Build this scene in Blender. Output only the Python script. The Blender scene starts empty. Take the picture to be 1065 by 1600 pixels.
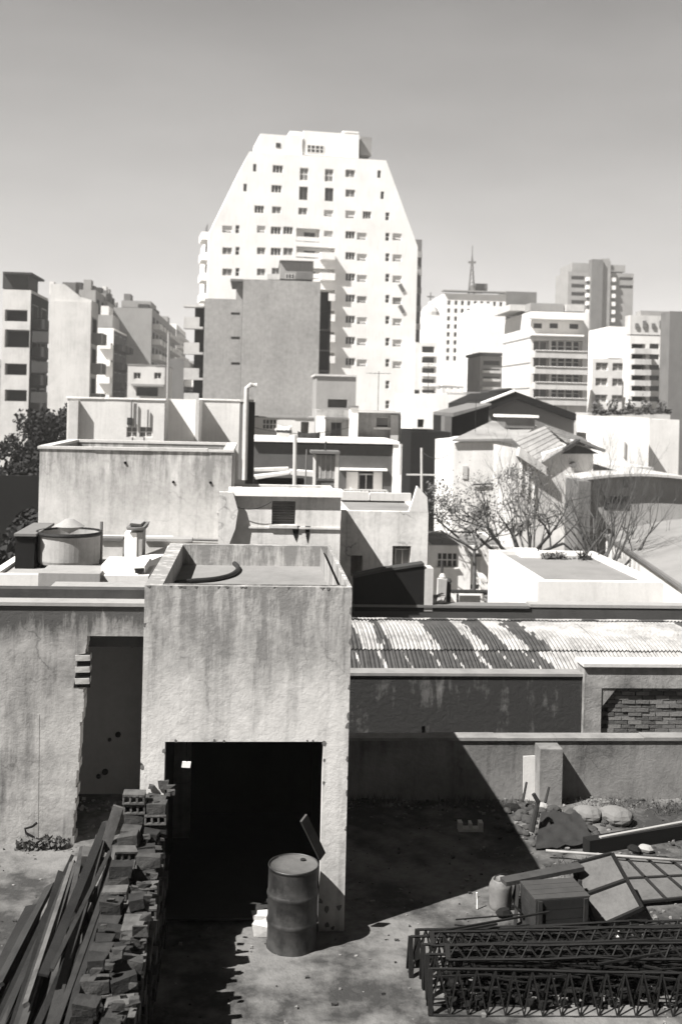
import bpy, bmesh, math, random
from mathutils import Vector, Matrix, noise

random.seed(7)
S = bpy.context.scene
COL = S.collection

# ------------------------------------------------------------------ camera
FPX, CX, HY, ROLL, CAMZ = 1700.0, 532.5, 630.0, 0.024, 6.2
cam_d = bpy.data.cameras.new('camera')
cam_d.sensor_fit = 'VERTICAL'
cam_d.sensor_height = 36.0
cam_d.lens = 36.0 * FPX / 1600.0
cam_d.shift_y = -(800.0 - HY) / 1600.0
cam_d.clip_start, cam_d.clip_end = 0.1, 9000
cam = bpy.data.objects.new('camera', cam_d)
cam.matrix_world = Matrix.Translation((0, 0, CAMZ)) @ Matrix.Rotation(math.pi / 2, 4, 'X') @ Matrix.Rotation(ROLL, 4, 'Z')
COL.objects.link(cam)
S.camera = cam
cam_d.dof.use_dof = True; cam_d.dof.focus_distance = 14.0; cam_d.dof.aperture_fstop = 1.5

# ------------------------------------------------------------------ light
SUN = Vector((1.0, 0.68, -1.52)).normalized()
SUN_EL = math.asin(-SUN.z)
W = bpy.data.worlds.new('World')
S.world = W
W.use_nodes = True
nt = W.node_tree
nt.nodes.clear()
N = nt.nodes.new
out = N('ShaderNodeOutputWorld'); bg = N('ShaderNodeBackground')
sky = N('ShaderNodeTexSky'); sky.sky_type = 'NISHITA'; sky.sun_disc = False
sky.sun_elevation = SUN_EL
sky.sun_rotation = math.atan2(-SUN.x, -SUN.y)
sky.air_density = 1.0; sky.dust_density = 0.6; sky.ozone_density = 3.0
bw = N('ShaderNodeRGBToBW')                    # black and white film
pw = N('ShaderNodeMath'); pw.operation = 'POWER'; pw.inputs[1].default_value = 1.0
tc = N('ShaderNodeTexCoord')
sep = N('ShaderNodeSeparateXYZ')
ramp = N('ShaderNodeValToRGB')                 # red filter tone low down; unseen upper sky darkened to deepen shadows
ramp.color_ramp.interpolation = 'B_SPLINE'
e = ramp.color_ramp.elements
e[0].position = 0.0; e[0].color = (1.0, 1.0, 1.0, 1)
e[1].position = 1.0; e[1].color = (0.02, 0.02, 0.02, 1)
for p_, v_ in ((0.08, .90), (0.16, .82), (0.26, .80), (0.36, .78), (0.55, .14)):
    k = e.new(p_); k.color = (v_, v_, v_, 1)
mp = N('ShaderNodeMapping'); mp.inputs['Scale'].default_value = (1.5, 1.5, 5.0)
cn = N('ShaderNodeTexNoise'); cn.inputs['Scale'].default_value = 2.2; cn.inputs['Detail'].default_value = 6
cr = N('ShaderNodeMapRange'); cr.inputs['From Min'].default_value = .35; cr.inputs['From Max'].default_value = .75
cr.inputs['To Min'].default_value = .93; cr.inputs['To Max'].default_value = 1.12
m1 = N('ShaderNodeMath'); m1.operation = 'MULTIPLY'
m2 = N('ShaderNodeMath'); m2.operation = 'MULTIPLY'
tint = N('ShaderNodeVectorMath'); tint.operation = 'SCALE'; tint.inputs[0].default_value = (1.0, .97, .945)
L = nt.links.new
L(sky.outputs[0], bw.inputs[0]); L(bw.outputs[0], pw.inputs[0])
L(tc.outputs['Generated'], sep.inputs[0]); L(sep.outputs['Z'], ramp.inputs[0])
L(tc.outputs['Generated'], mp.inputs[0]); L(mp.outputs[0], cn.inputs[0]); L(cn.outputs[0], cr.inputs[0])
L(pw.outputs[0], m1.inputs[0]); L(ramp.outputs[0], m1.inputs[1])
L(m1.outputs[0], m2.inputs[0]); L(cr.outputs[0], m2.inputs[1])
L(m2.outputs[0], tint.inputs['Scale']); L(tint.outputs[0], bg.inputs[0]); L(bg.outputs[0], out.inputs[0])
bg.inputs[1].default_value = 0.072

sd = bpy.data.lights.new('sun', 'SUN')
sd.energy = 5.0; sd.angle = math.radians(0.5); sd.color = (1.0, .978, .95)
so = bpy.data.objects.new('sun', sd)
so.rotation_mode = 'QUATERNION'
so.rotation_quaternion = SUN.to_track_quat('-Z', 'Y')
so.location = (-20, -15, 40)
COL.objects.link(so)

S.view_settings.view_transform = 'Standard'
S.view_settings.look = 'None'
S.view_settings.gamma = 1.0
S.view_settings.use_curve_mapping = False
S.view_settings.exposure = 1.4

# ------------------------------------------------------------------ measuring helpers
CR, SR = math.cos(ROLL), math.sin(ROLL)
def ray(x, y):
    dx, dy = x - CX, y - HY
    return (dx * CR + dy * SR) / FPX, -(-dx * SR + dy * CR) / FPX
def at(x, y, Y):
    kx, kz = ray(x, y)
    return Vector((kx * Y, Y, CAMZ + kz * Y))
def on_z(x, y, z=0.0):
    kx, kz = ray(x, y)
    Y = (z - CAMZ) / kz
    return Vector((kx * Y, Y, z))
def px(p):
    a = p.x / p.y * FPX; b = -(p.z - CAMZ) / p.y * FPX
    return CX + a * CR - b * SR, HY + a * SR + b * CR

PSI = 0.078
GZ = -3.0                                        # street level; the yard is a terrace at z = 0
class Frame:
    """a facade plane: origin on the ground at its left corner, u to the right, v into depth, z up"""
    def __init__(s, x, y, Y, psi=PSI, zb=GZ):
        p = at(x, y, Y)
        s.o = Vector((p.x, Y, zb)); s.psi = psi
        s.c, s.s = math.cos(psi), math.sin(psi)
    def uz(s, x, y, v=0.0):
        kx, kz = ray(x, y)
        ox, oy = s.o.x - v * s.s, s.o.y + v * s.c
        u = (kx * oy - ox) / (s.c - kx * s.s)
        t = oy + u * s.s
        return u, CAMZ + kz * t - s.o.z
    def w(s, u, v, z):
        return Vector((s.o.x + u * s.c - v * s.s, s.o.y + u * s.s + v * s.c, s.o.z + z))

# ------------------------------------------------------------------ materials
MATS = {}
def newmat(name):
    m = bpy.data.materials.new(name); m.use_nodes = True
    b = m.node_tree.nodes['Principled BSDF']
    return m, m.node_tree, b
TINT = (1.0, .98, .95)
def tinted(v): return (v * TINT[0], v * TINT[1], v * TINT[2], 1)
def grime(name, base, dark=.45, var=.5, scale=.7, streak=.4, rough=.9, bump=.25, top=None, topband=.8, topamt=.7,
          speck=.25, lo=.42, hi=.68, crack=0, bumpscale=30, metal=0.0, spec=.3, streakz=.18, fine=9.0):
    """weathered surface: blotches, vertical water streaks, speckle, and dirt hanging below the coping"""
    key = name
    if key in MATS: return MATS[key]
    m, t, b = newmat(name)
    n = t.nodes.new; l = t.links.new
    tc = n('ShaderNodeTexCoord')
    def noi(sc, det, mapping=None, rgh=.6):
        k = n('ShaderNodeTexNoise'); k.inputs['Scale'].default_value = sc
        k.inputs['Detail'].default_value = det; k.inputs['Roughness'].default_value = rgh
        if mapping:
            q = n('ShaderNodeMapping'); q.inputs['Scale'].default_value = mapping
            l(tc.outputs['Object'], q.inputs[0]); l(q.outputs[0], k.inputs[0])
        else: l(tc.outputs['Object'], k.inputs[0])
        return k.outputs[0]
    def rng(src, a, c, o0, o1):
        k = n('ShaderNodeMapRange'); k.inputs['From Min'].default_value = a; k.inputs['From Max'].default_value = c
        k.inputs['To Min'].default_value = o0; k.inputs['To Max'].default_value = o1
        l(src, k.inputs[0]); return k.outputs[0]
    def mul(a, c, op='MULTIPLY'):
        k = n('ShaderNodeMath'); k.operation = op
        l(a, k.inputs[0])
        if isinstance(c, float): k.inputs[1].default_value = c
        else: l(c, k.inputs[1])
        return k.outputs[0]
    f = rng(noi(scale, 8, rgh=.65), lo, hi, 0, var)
    f2 = rng(noi(fine, 5, rgh=.7), .4, .75, 0, speck)
    f = mul(f, f2, 'ADD')
    if streak:
        s_ = rng(noi(2.2, 6, (2.2, 2.2, streakz), .7), .5, .74, 0, streak)
        f = mul(f, s_, 'ADD')
    if top is not None:
        sp = n('ShaderNodeSeparateXYZ'); l(tc.outputs['Object'], sp.inputs[0])
        z1 = rng(sp.outputs['Z'], top - topband, top, 0, 1)
        nn = rng(noi(1.6, 7, (3.0, 3.0, .5), .7), .3, .62, 0, 1)
        z1 = mul(z1, nn); z1 = mul(z1, float(topamt * 1.6))
        f = mul(f, z1, 'ADD')
    if crack:
        nz = n('ShaderNodeTexNoise'); nz.inputs['Scale'].default_value = 2.5; nz.inputs['Detail'].default_value = 5
        l(tc.outputs['Object'], nz.inputs[0])
        mxv = n('ShaderNodeVectorMath'); mxv.operation = 'MULTIPLY_ADD'; mxv.inputs[1].default_value = (.5, .5, .5)
        l(nz.outputs['Color'], mxv.inputs[0]); l(tc.outputs['Object'], mxv.inputs[2])
        vo = n('ShaderNodeTexVoronoi'); vo.feature = 'DISTANCE_TO_EDGE'; vo.inputs['Scale'].default_value = .75
        l(mxv.outputs[0], vo.inputs['Vector'])
        ck = rng(vo.outputs['Distance'], .003, .012, crack, 0)
        ck = mul(ck, rng(noi(.8, 3), .47, .56, 0, 1)); f = mul(f, ck, 'ADD')
    cl = n('ShaderNodeClamp'); l(f, cl.inputs[0])
    mx = n('ShaderNodeMix'); mx.data_type = 'RGBA'
    l(cl.outputs[0], mx.inputs[0])
    mx.inputs[6].default_value = tinted(base); mx.inputs[7].default_value = tinted(base * dark)
    l(mx.outputs[2], b.inputs['Base Color'])
    b.inputs['Roughness'].default_value = rough
    b.inputs['Metallic'].default_value = metal
    b.inputs['Specular IOR Level'].default_value = spec
    if bump:
        bp = n('ShaderNodeBump'); bp.inputs['Strength'].default_value = bump; bp.inputs['Distance'].default_value = .02
        l(noi(bumpscale, 4, rgh=.7), bp.inputs['Height']); l(bp.outputs[0], b.inputs['Normal'])
    MATS[key] = m
    return m
def plain(name, base, rough=.6, metal=0.0, spec=.4):
    if name in MATS: return MATS[name]
    m, t, b = newmat(name)
    b.inputs['Base Color'].default_value = tinted(base); b.inputs['Roughness'].default_value = rough
    b.inputs['Metallic'].default_value = metal; b.inputs['Specular IOR Level'].default_value = spec
    MATS[name] = m
    return m

WHITE = grime('white_render', .78, dark=.66, var=.35, streak=.4, scale=.25, bump=.1, speck=.15)
OFFW = grime('offwhite_render', .62, dark=.6, var=.45, streak=.35, scale=.4, bump=.15)
PALE = grime('pale_render', .5, dark=.55, var=.5, streak=.4, scale=.4)
GREY = grime('grey_render', .27, dark=.6, var=.5, streak=.4, scale=.3)
MID = grime('mid_grey_render', .14, dark=.55, var=.5, streak=.3, scale=.4)
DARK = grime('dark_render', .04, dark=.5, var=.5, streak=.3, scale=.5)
VDARK = grime('very_dark_render', .013, spec=.1, dark=.5, var=.5, streak=.2, scale=.5)  # near black, used for dark surfaces and for shade put into colour
CONC = grime('weathered_concrete', .36, dark=.35, var=.6, streak=.6, scale=.8)
ROOFG = grime('roof_screed', .2, dark=.5, var=.6, streak=0, scale=.5)
GLASS = plain('window_glass', .03, rough=.18, spec=.5)
PANE2 = plain('curtained_glass', .16, rough=.35)
FRAME = plain('white_frame', .6, rough=.5)
FRAMED = plain('dark_frame', .12, rough=.5)
SHUT = plain('roller_shutter', .6, rough=.6)
SHUTG = plain('grey_shutter', .3, rough=.6)
METAL = grime('galvanised_metal', .4, dark=.4, rough=.5, metal=.3, scale=3, streak=.3)
RUST = grime('rusted_steel', .014, spec=.15, dark=.4, rough=.7, metal=.2, scale=6, streak=.2)
DMETAL = grime('dark_metal', .02, spec=.2, dark=.5, rough=.6, scale=4, streak=.2)
WOOD = grime('weathered_wood', .26, dark=.3, var=.6, scale=3, streak=.5, streakz=1.5)
WOOD2 = grime('dark_wood', .1, dark=.35, var=.6, scale=3, streak=.4, streakz=1.5)

# ------------------------------------------------------------------ mesh helpers
class MB:
    def __init__(s): s.v = []; s.f = []; s.mi = []
    def quad(s, a, b, c, d, mi=0):
        i = len(s.v); s.v += [tuple(a), tuple(b), tuple(c), tuple(d)]; s.f.append((i, i+1, i+2, i+3)); s.mi.append(mi)
    def tri(s, a, b, c, mi=0):
        i = len(s.v); s.v += [tuple(a), tuple(b), tuple(c)]; s.f.append((i, i+1, i+2)); s.mi.append(mi)
    def box(s, x0, x1, y0, y1, z0, z1, mi=0, jit=0.0):
        i = len(s.v)
        r = (lambda: random.uniform(-jit, jit)) if jit else (lambda: 0.0)
        for z in (z0, z1):
            for (x, y) in ((x0, y0), (x1, y0), (x1, y1), (x0, y1)):
                s.v.append((x + r(), y + r(), z + r()))
        for q in ((3,2,1,0), (4,5,6,7), (0,1,5,4), (1,2,6,5), (2,3,7,6), (3,0,4,7)):
            s.f.append(tuple(i + k for k in q)); s.mi.append(mi)
        return s
    def prism(s, poly, v0, v1, mi=0):
        """poly of (u, z), counterclockwise seen from the front (-v)"""
        n = len(poly); i = len(s.v)
        s.v += [(u, v0, z) for u, z in poly] + [(u, v1, z) for u, z in poly]
        s.f.append(tuple(range(i, i + n))); s.mi.append(mi)
        s.f.append(tuple(range(i + 2*n - 1, i + n - 1, -1))); s.mi.append(mi)
        for k in range(n):
            j = (k + 1) % n
            s.f.append((i + j, i + k, i + n + k, i + n + j)); s.mi.append(mi)
        return s
    def bar(s, a, b, w, h=None, mi=0, up=Vector((0, 0, 1))):
        """rectangular bar from a to b"""
        a, b = Vector(a), Vector(b); h = h or w
        d = (b - a).normalized()
        if abs(d.dot(up)) > .95: up = Vector((0, 1, 0))
        x = d.cross(up).normalized() * (w / 2); z = x.cross(d).normalized() * (h / 2)
        i = len(s.v)
        for p in (a, b):
            for q in (-x - z, x - z, x + z, -x + z): s.v.append(tuple(p + q))
        for q in ((3,2,1,0), (4,5,6,7), (0,1,5,4), (1,2,6,5), (2,3,7,6), (3,0,4,7)):
            s.f.append(tuple(i + k for k in q)); s.mi.append(mi)
        return s
    def tube(s, pts, rs, n=6, mi=0, cap=True):
        pts = [Vector(p) for p in pts]
        if not isinstance(rs, (list, tuple)): rs = [rs] * len(pts)
        base = len(s.v); up = Vector((.13, .21, 1)).normalized()
        for k, p in enumerate(pts):
            d = (pts[min(k+1, len(pts)-1)] - pts[max(k-1, 0)]).normalized()
            if abs(d.dot(up)) > .97: up = Vector((1, .1, .05)).normalized()
            x = d.cross(up).normalized(); y = d.cross(x).normalized()
            for j in range(n):
                a = 2 * math.pi * j / n
                s.v.append(tuple(p + (x * math.cos(a) + y * math.sin(a)) * rs[k]))
        for k in range(len(pts) - 1):
            for j in range(n):
                a = base + k*n + j; b = base + k*n + (j+1) % n
                s.f.append((a, b, b + n, a + n)); s.mi.append(mi)
        if cap:
            s.f.append(tuple(base + j for j in range(n))[::-1]); s.mi.append(mi)
            s.f.append(tuple(base + (len(pts)-1)*n + j for j in range(n))); s.mi.append(mi)
        return s
    def lathe(s, prof, n=32, c=(0, 0, 0), mi=0, wob=None):
        base = len(s.v)
        for k, (r, z) in enumerate(prof):
            for j in range(n):
                a = 2 * math.pi * j / n
                rr = r * (1 + (wob(a, z) if wob else 0))
                s.v.append((c[0] + rr * math.cos(a), c[1] + rr * math.sin(a), c[2] + z))
        for k in range(len(prof) - 1):
            for j in range(n):
                a = base + k*n + j; b = base + k*n + (j+1) % n
                s.f.append((a, b, b + n, a + n)); s.mi.append(mi)
        return s
    def mesh(s, name, mats):
        me = bpy.data.meshes.new(name)
        me.from_pydata(s.v, [], s.f)
        if not isinstance(mats, (list, tuple)): mats = [mats]
        for m in mats: me.materials.append(m)
        if any(s.mi): me.polygons.foreach_set('material_index', s.mi)
        me.update()
        return me
    def build(s, name, mats, parent=None, smooth=False, fix=True, weld=False):
        me = s.mesh(name, mats)
        if fix:
            bm = bmesh.new(); bm.from_mesh(me)
            if weld: bmesh.ops.remove_doubles(bm, verts=bm.verts, dist=1e-4)
            bmesh.ops.recalc_face_normals(bm, faces=bm.faces); bm.to_mesh(me); bm.free()
        if smooth: me.polygons.foreach_set('use_smooth', [True] * len(me.polygons))
        return link(name, me, parent)
def link(name, me, parent=None, loc=None):
    o = bpy.data.objects.new(name, me); COL.objects.link(o)
    if parent: o.parent = parent
    if loc is not None: o.location = loc
    return o
def thing(name, label, cat, loc=(0, 0, 0), rz=0.0, group=None):
    o = bpy.data.objects.new(name, None); COL.objects.link(o)
    o.empty_display_size = .3
    o.location = loc; o.rotation_euler = (0, 0, rz)
    o['label'] = label; o['category'] = cat
    if group: o['group'] = group
    return o
def tag(o, label, cat, group=None):
    o['label'] = label; o['category'] = cat
    if group: o['group'] = group
    return o
def kind(o, k): o['kind'] = k; return o

def quad_wall(mb, w, h, holes, d=0.2, y=0.0, flip=1):
    """front sheet of a wall in the plane v = y with recessed openings; returns nothing, adds to mb"""
    us = sorted({0.0, w} | {c for a in holes for c in a[:2]})
    zs = sorted({0.0, h} | {c for a in holes for c in a[2:4]})
    us = [q for q in us if -1e-6 <= q <= w + 1e-6]; zs = [q for q in zs if -1e-6 <= q <= h + 1e-6]
    for i in range(len(us) - 1):
        k = 0
        while k < len(zs) - 1:
            um = (us[i] + us[i+1]) / 2; zm = (zs[k] + zs[k+1]) / 2
            if any(a[0] < um < a[1] and a[2] < zm < a[3] for a in holes): k += 1; continue
            mb.quad((us[i], y, zs[k]), (us[i+1], y, zs[k]), (us[i+1], y, zs[k+1]), (us[i], y, zs[k+1]))
            k += 1
    for a in holes:
        u0, u1, z0, z1 = a[:4]; dd = a[4] if len(a) > 4 else d
        y1 = y + dd
        mb.quad((u0, y, z0), (u1, y, z0), (u1, y1, z0), (u0, y1, z0))
        mb.quad((u0, y1, z1), (u1, y1, z1), (u1, y, z1), (u0, y, z1))
        mb.quad((u0, y, z0), (u0, y1, z0), (u0, y1, z1), (u0, y, z1))
        mb.quad((u1, y1, z0), (u1, y, z0), (u1, y, z1), (u1, y1, z1))
        mb.quad((u0, y1, z0), (u1, y1, z0), (u1, y1, z1), (u0, y1, z1))

# unit windows, scaled per instance and sharing their mesh
UW = {}
def unit_window(style):
    if style in UW: return UW[style]
    f = MB(); p = MB(); t = .06
    nv, nh, fm, pm = {'win': (2, 0, FRAME, GLASS), 'win1': (1, 0, FRAME, GLASS), 'grid': (3, 1, FRAME, GLASS), 'curt': (1, 0, FRAME, PANE2),
                      'plain': (0, 0, FRAMED, GLASS), 'void': (0, 0, FRAMED, VDARK), 'two': (0, 1, FRAME, GLASS), 'tall': (1, 0, FRAMED, GLASS),
                      'shut': (0, 0, FRAME, SHUT), 'shutg': (0, 0, FRAME, SHUTG), 'cross': (1, 1, FRAME, PANE2)}[style]
    f.box(0, t, 0, .05, 0, 1); f.box(1 - t, 1, 0, .05, 0, 1)
    f.box(t, 1 - t, 0, .05, 0, t); f.box(t, 1 - t, 0, .05, 1 - t, 1)
    for k in range(nv):
        c = (k + 1) / (nv + 1); f.box(c - .03, c + .03, .003, .045, t, 1 - t)
    for k in range(nh):
        c = (k + 1) / (nh + 1); f.box(t, 1 - t, .006, .04, c - .04, c + .04)
    if style in ('shut', 'shutg'):
        ns = 9; z = .2
        for k in range(ns):
            z0 = z + (1 - t - z) * k / ns; z1 = z + (1 - t - z) * (k + 1) / ns
            p.quad((t, .02, z0), (1 - t, .02, z0), (1 - t, .035, z1), (t, .035, z1))
            p.quad((t, .035, z1), (1 - t, .035, z1), (1 - t, .02, z1), (t, .02, z1))
        g = MB(); g.quad((t, .04, t), (1 - t, .04, t), (1 - t, .04, z), (t, .04, z))
        for q in range(len(g.f)): p.quad(*[g.v[i] for i in g.f[q]], mi=1)
        UW[style] = (f.mesh('window', fm), p.mesh('shutter', [pm, GLASS]))
    else:
        p.quad((t, .03, t), (1 - t, .03, t), (1 - t, .03, 1 - t), (t, .03, 1 - t))
        UW[style] = (f.mesh('window', fm), p.mesh('pane', pm))
    return UW[style]
def window(parent, u0, u1, z0, z1, v, style):
    fm, pm = unit_window(style)
    o = link('window', fm, parent, (u0, v - .06, z0)); o.scale = (u1 - u0, 1, z1 - z0)
    c = link('shutter' if style.startswith('shut') else 'pane', pm, o)
    return o

class Building:
    def __init__(s, name, label, cat, x0, x1, ytop, Y, depth, mat=WHITE, psi=PSI, zb=GZ, par=.5, group=None, roofmat=None, yref=None, cut=None, wt=.2, coping=None, parent=None, h=None):
        yref = ytop if yref is None else yref
        s.fr = Frame(x0, yref, Y, psi, zb)
        s.w = s.fr.uz(x1, yref)[0]
        s.h = s.fr.uz(x0, ytop)[1] if h is None else h
        s.d = depth; s.mat = mat; s.par = par; s.roofmat = roofmat or ROOFG; s.cut = cut; s.wt = wt; s.coping = coping
        s.root = thing(name, label, cat, s.fr.o, psi, group)
        s.holes = []; s.wins = []
    def rect(s, x0, y0, x1, y1):
        u0, z1 = s.fr.uz(x0, y0); u1, z0 = s.fr.uz(x1, y1)
        return u0, u1, z0, z1
    def win(s, x0, y0, x1, y1, style='win', d=.18):
        """opening given by its corners on the facade"""
        u0, u1, z0, z1 = s.rect(x0, y0, x1, y1)
        z1 = s.fr.uz((x0 + x1) / 2, y0)[1]; z0 = s.fr.uz((x0 + x1) / 2, y1)[1]
        s.add(u0, u1, z0, z1, style, d)
    def add(s, u0, u1, z0, z1, style, d=.18):
        if u0 < .05 or u1 > s.w - .05 or z0 < .05 or z1 > s.h - .05: return
        for a in s.holes:
            if u0 < a[1] and u1 > a[0] and z0 < a[3] and z1 > a[2]: return
        s.holes.append((u0, u1, z0, z1, d)); s.wins.append((u0, u1, z0, z1, d, style))
    def grid(s, xs, ys, w, h, style='win', d=.18, jitter=True):
        """windows in rows and columns; xs and ys in picture units at the facade's middle"""
        xm, ym = sum(xs) / len(xs), sum(ys) / len(ys)
        us = [s.fr.uz(x, ym)[0] for x in xs]; zs = [s.fr.uz(xm, y)[1] for y in ys]
        k = abs(s.fr.uz(xm + 10, ym)[0] - s.fr.uz(xm, ym)[0]) / 10
        for u in us:
            for z in zs:
                st = style if isinstance(style, str) else random.choice(style)
                s.add(u - w*k/2, u + w*k/2, z - h*k/2, z + h*k/2, st, d)
    def done(s):
        mb = MB(); w, h, d, t, pz = s.w, s.h, s.d, s.wt, s.par
        quad_wall(mb, w, h, s.holes)
        mb.quad((w, 0, 0), (w, d, 0), (w, d, h), (w, 0, h))
        mb.quad((w, d, 0), (0, d, 0), (0, d, h), (w, d, h))
        mb.quad((0, d, 0), (0, 0, 0), (0, 0, h), (0, d, h))
        if pz > 0:
            z = h - pz
            for a, b, c, e_ in (((0,0),(w,0),(w-t,t),(t,t)), ((w,0),(w,d),(w-t,d-t),(w-t,t)), ((w,d),(0,d),(t,d-t),(w-t,d-t)), ((0,d),(0,0),(t,t),(t,d-t))):
                mb.quad((*a, h), (*b, h), (*c, h), (*e_, h))
                mb.quad((*e_, h), (*c, h), (*c, z), (*e_, z))
        else:
            mb.quad((0, 0, h), (w, 0, h), (w, d, h), (0, d, h))
        me = mb.mesh('wall', s.mat)
        bm = bmesh.new(); bm.from_mesh(me)
        bmesh.ops.remove_doubles(bm, verts=bm.verts, dist=1e-4)
        for (x0, y0, x1, y1) in (s.cut or []):
            a = s.fr.uz(x0, y0); b = s.fr.uz(x1, y1)
            no = Vector((-(b[1] - a[1]), 0, b[0] - a[0])).normalized()
            if no.z < 0: no = -no
            g = bmesh.ops.bisect_plane(bm, geom=bm.verts[:] + bm.edges[:] + bm.faces[:], plane_co=(a[0], 0, a[1]), plane_no=no, clear_outer=True)
            ed = [q for q in g['geom_cut'] if isinstance(q, bmesh.types.BMEdge)]
            bmesh.ops.contextual_create(bm, geom=ed)
        bm.to_mesh(me); bm.free()
        s.wall = link('wall', me, s.root)
        if pz > 0 and not s.cut:
            r = MB().box(t + .003, w - t - .003, t + .003, d - t - .003, h - pz - .15, h - pz)
            r.build('roof', s.roofmat, s.root)
        if s.coping:
            c = MB(); o_ = .05
            q_ = -o_; rr_ = random.Random(int(w * 100))
            while q_ < w + o_:
                e_ = min(w + o_, q_ + rr_.uniform(.4, 1.6)); c.box(q_, e_ - .006, -o_ + rr_.uniform(-.012, .02), t + .02, h + .003, h + .07 + rr_.uniform(-.02, .012)); q_ = e_
            c.box(-o_, w + o_, d - t - .02, d + o_, h + .003, h + .07)
            c.box(-o_, t + .02, t + .023, d - t - .023, h + .003, h + .07); c.box(w - t - .02, w + o_, t + .023, d - t - .023, h + .003, h + .07)
            c.build('coping', s.coping, s.root)
        for (u0, u1, z0, z1, dd, st) in s.wins:
            if st != 'open': window(s.root, u0, u1, z0, z1, dd, st)
        return s
    def block(s, name, x0, y0, x1, y1, v0, v1, mat, parent=None):
        """a box seen at these corners when its front is v0 behind the facade"""
        a = s.fr.uz(x0, y0, v0); b = s.fr.uz(x1, y1, v0)
        return MB().box(a[0], b[0], v0, v1, b[1], s.fr.uz((x0 + x1) / 2, y0, v0)[1]).build(name, mat, parent or s.root)
    def balcony(s, u0, u1, z, out, hp=1.0, mat=WHITE, side=None):
        m = MB()
        m.box(u0, u1, -out, -.004, z, z + .15)
        m.box(u0, u1, -out, -out + .1, z + .15, z + hp)
        m.box(u0, u0 + .1, -out + .1, -.004, z + .15, z + hp); m.box(u1 - .1, u1, -out + .1, -.004, z + .15, z + hp)
        return m.build('balcony', mat, s.root)
    def side_balcony(s, v0, v1, z, out, hp=1.0, mat=WHITE, right=True):
        m = MB(); a, b = (s.w + .004, s.w + out) if right else (-out, -.004)
        e0, e1 = (b - .1, b) if right else (a, a + .1)
        i0, i1 = (a, b - .1) if right else (a + .1, b)
        m.box(a, b, v0, v1, z, z + .15); m.box(e0, e1, v0, v1, z + .15, z + hp)
        m.box(i0, i1, v0, v0 + .1, z + .15, z + hp); m.box(i0, i1, v1 - .1, v1, z + .15, z + hp)
        return m.build('balcony', mat, s.root)
    def side_window(s, v0, v1, z0, z1, right=True, style='tall'):
        fm, pm = unit_window(style)
        o = link('window', fm, s.root, (s.w + .06, v0, z0) if right else (-.06, v1, z0))
        o.rotation_euler = (0, 0, math.pi / 2 if right else -math.pi / 2); o.scale = (v1 - v0, 1, z1 - z0)
        link('pane', pm, o)

# ================================================================== SETTING
# ground far and wide
g = MB(); n_ = 24
g.quad((-4000, -400, GZ), (4000, -400, GZ), (4000, 7500, GZ), (-4000, 7500, GZ))
kind(g.build('ground', grime('street_ground', .2, dark=.5, var=.6, scale=.05, streak=0, bump=0)), 'structure')

# the terrace the photograph looks down on: dirt and cement
YARD = grime('yard_screed', .135, dark=.2, var=.85, scale=.6, streak=0, speck=.5, bump=1.0, bumpscale=9, lo=.43, hi=.58, fine=4.5)
fy = Frame(532, 1152, 17.0, PSI, 0.0)
m = MB(); n = 60
x0_, x1_, y0_, y1_ = -9.0, 11.0, -14.5, 2.2
def yz(u, v):
    return .035 * noise.noise(Vector((u * .9, v * .9, 0))) + .02 * noise.noise(Vector((u * 3.1, v * 3.1, 4)))
nu, nv = 90, 80
for i in range(nu + 1):
    for j in range(nv + 1):
        u = x0_ + (x1_ - x0_) * i / nu; v = y0_ + (y1_ - y0_) * j / nv
        m.v.append((u, v, yz(u, v)))
for i in range(nu):
    for j in range(nv):
        a = i * (nv + 1) + j
        m.f.append((a, a + nv + 1, a + nv + 2, a + 1)); m.mi.append(0)
yard = m.build('yard_ground', YARD, smooth=True, fix=False)
yard.location = fy.o; yard.rotation_euler = (0, 0, PSI); kind(yard, 'structure')
sl = MB().box(x0_ + .02, x1_ - .02, y0_ + .02, y1_ - .02, -3, -.12).build('terrace_slab', CONC)
sl.location = fy.o; sl.rotation_euler = (0, 0, PSI); kind(sl, 'structure')

# ================================================================== FAR CITY, left of the tower
FLOOR = 2.8
def street_block(name, label, x0, x1, ytop, Y, depth, mat, bal=None, par=.5, fronts=None, psi=PSI, sidemat=None, nbal=3, out_=1.3, topz=1.0, fl=FLOOR):
    b = Building(name, label, 'building', x0, x1, ytop, Y, depth, mat, psi=psi, par=par)
    if fronts:
        for f in fronts: b.win(*f)
    if bal:
        k = 0; z = b.h - fl - topz
        while z > b.h - 9 * fl and z > 1:
            for j in range(nbal):
                v0 = depth * (j + .12) / nbal; v1 = depth * (j + .8) / nbal
                b.side_balcony(v0, v1, z, out_, 1.0, bal)
                b.side_window(v0 + (v1 - v0) * .05, v0 + (v1 - v0) * .95, z + .2, z + 2.5, style='void')
            z -= fl
    b.done()
    return b

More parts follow.
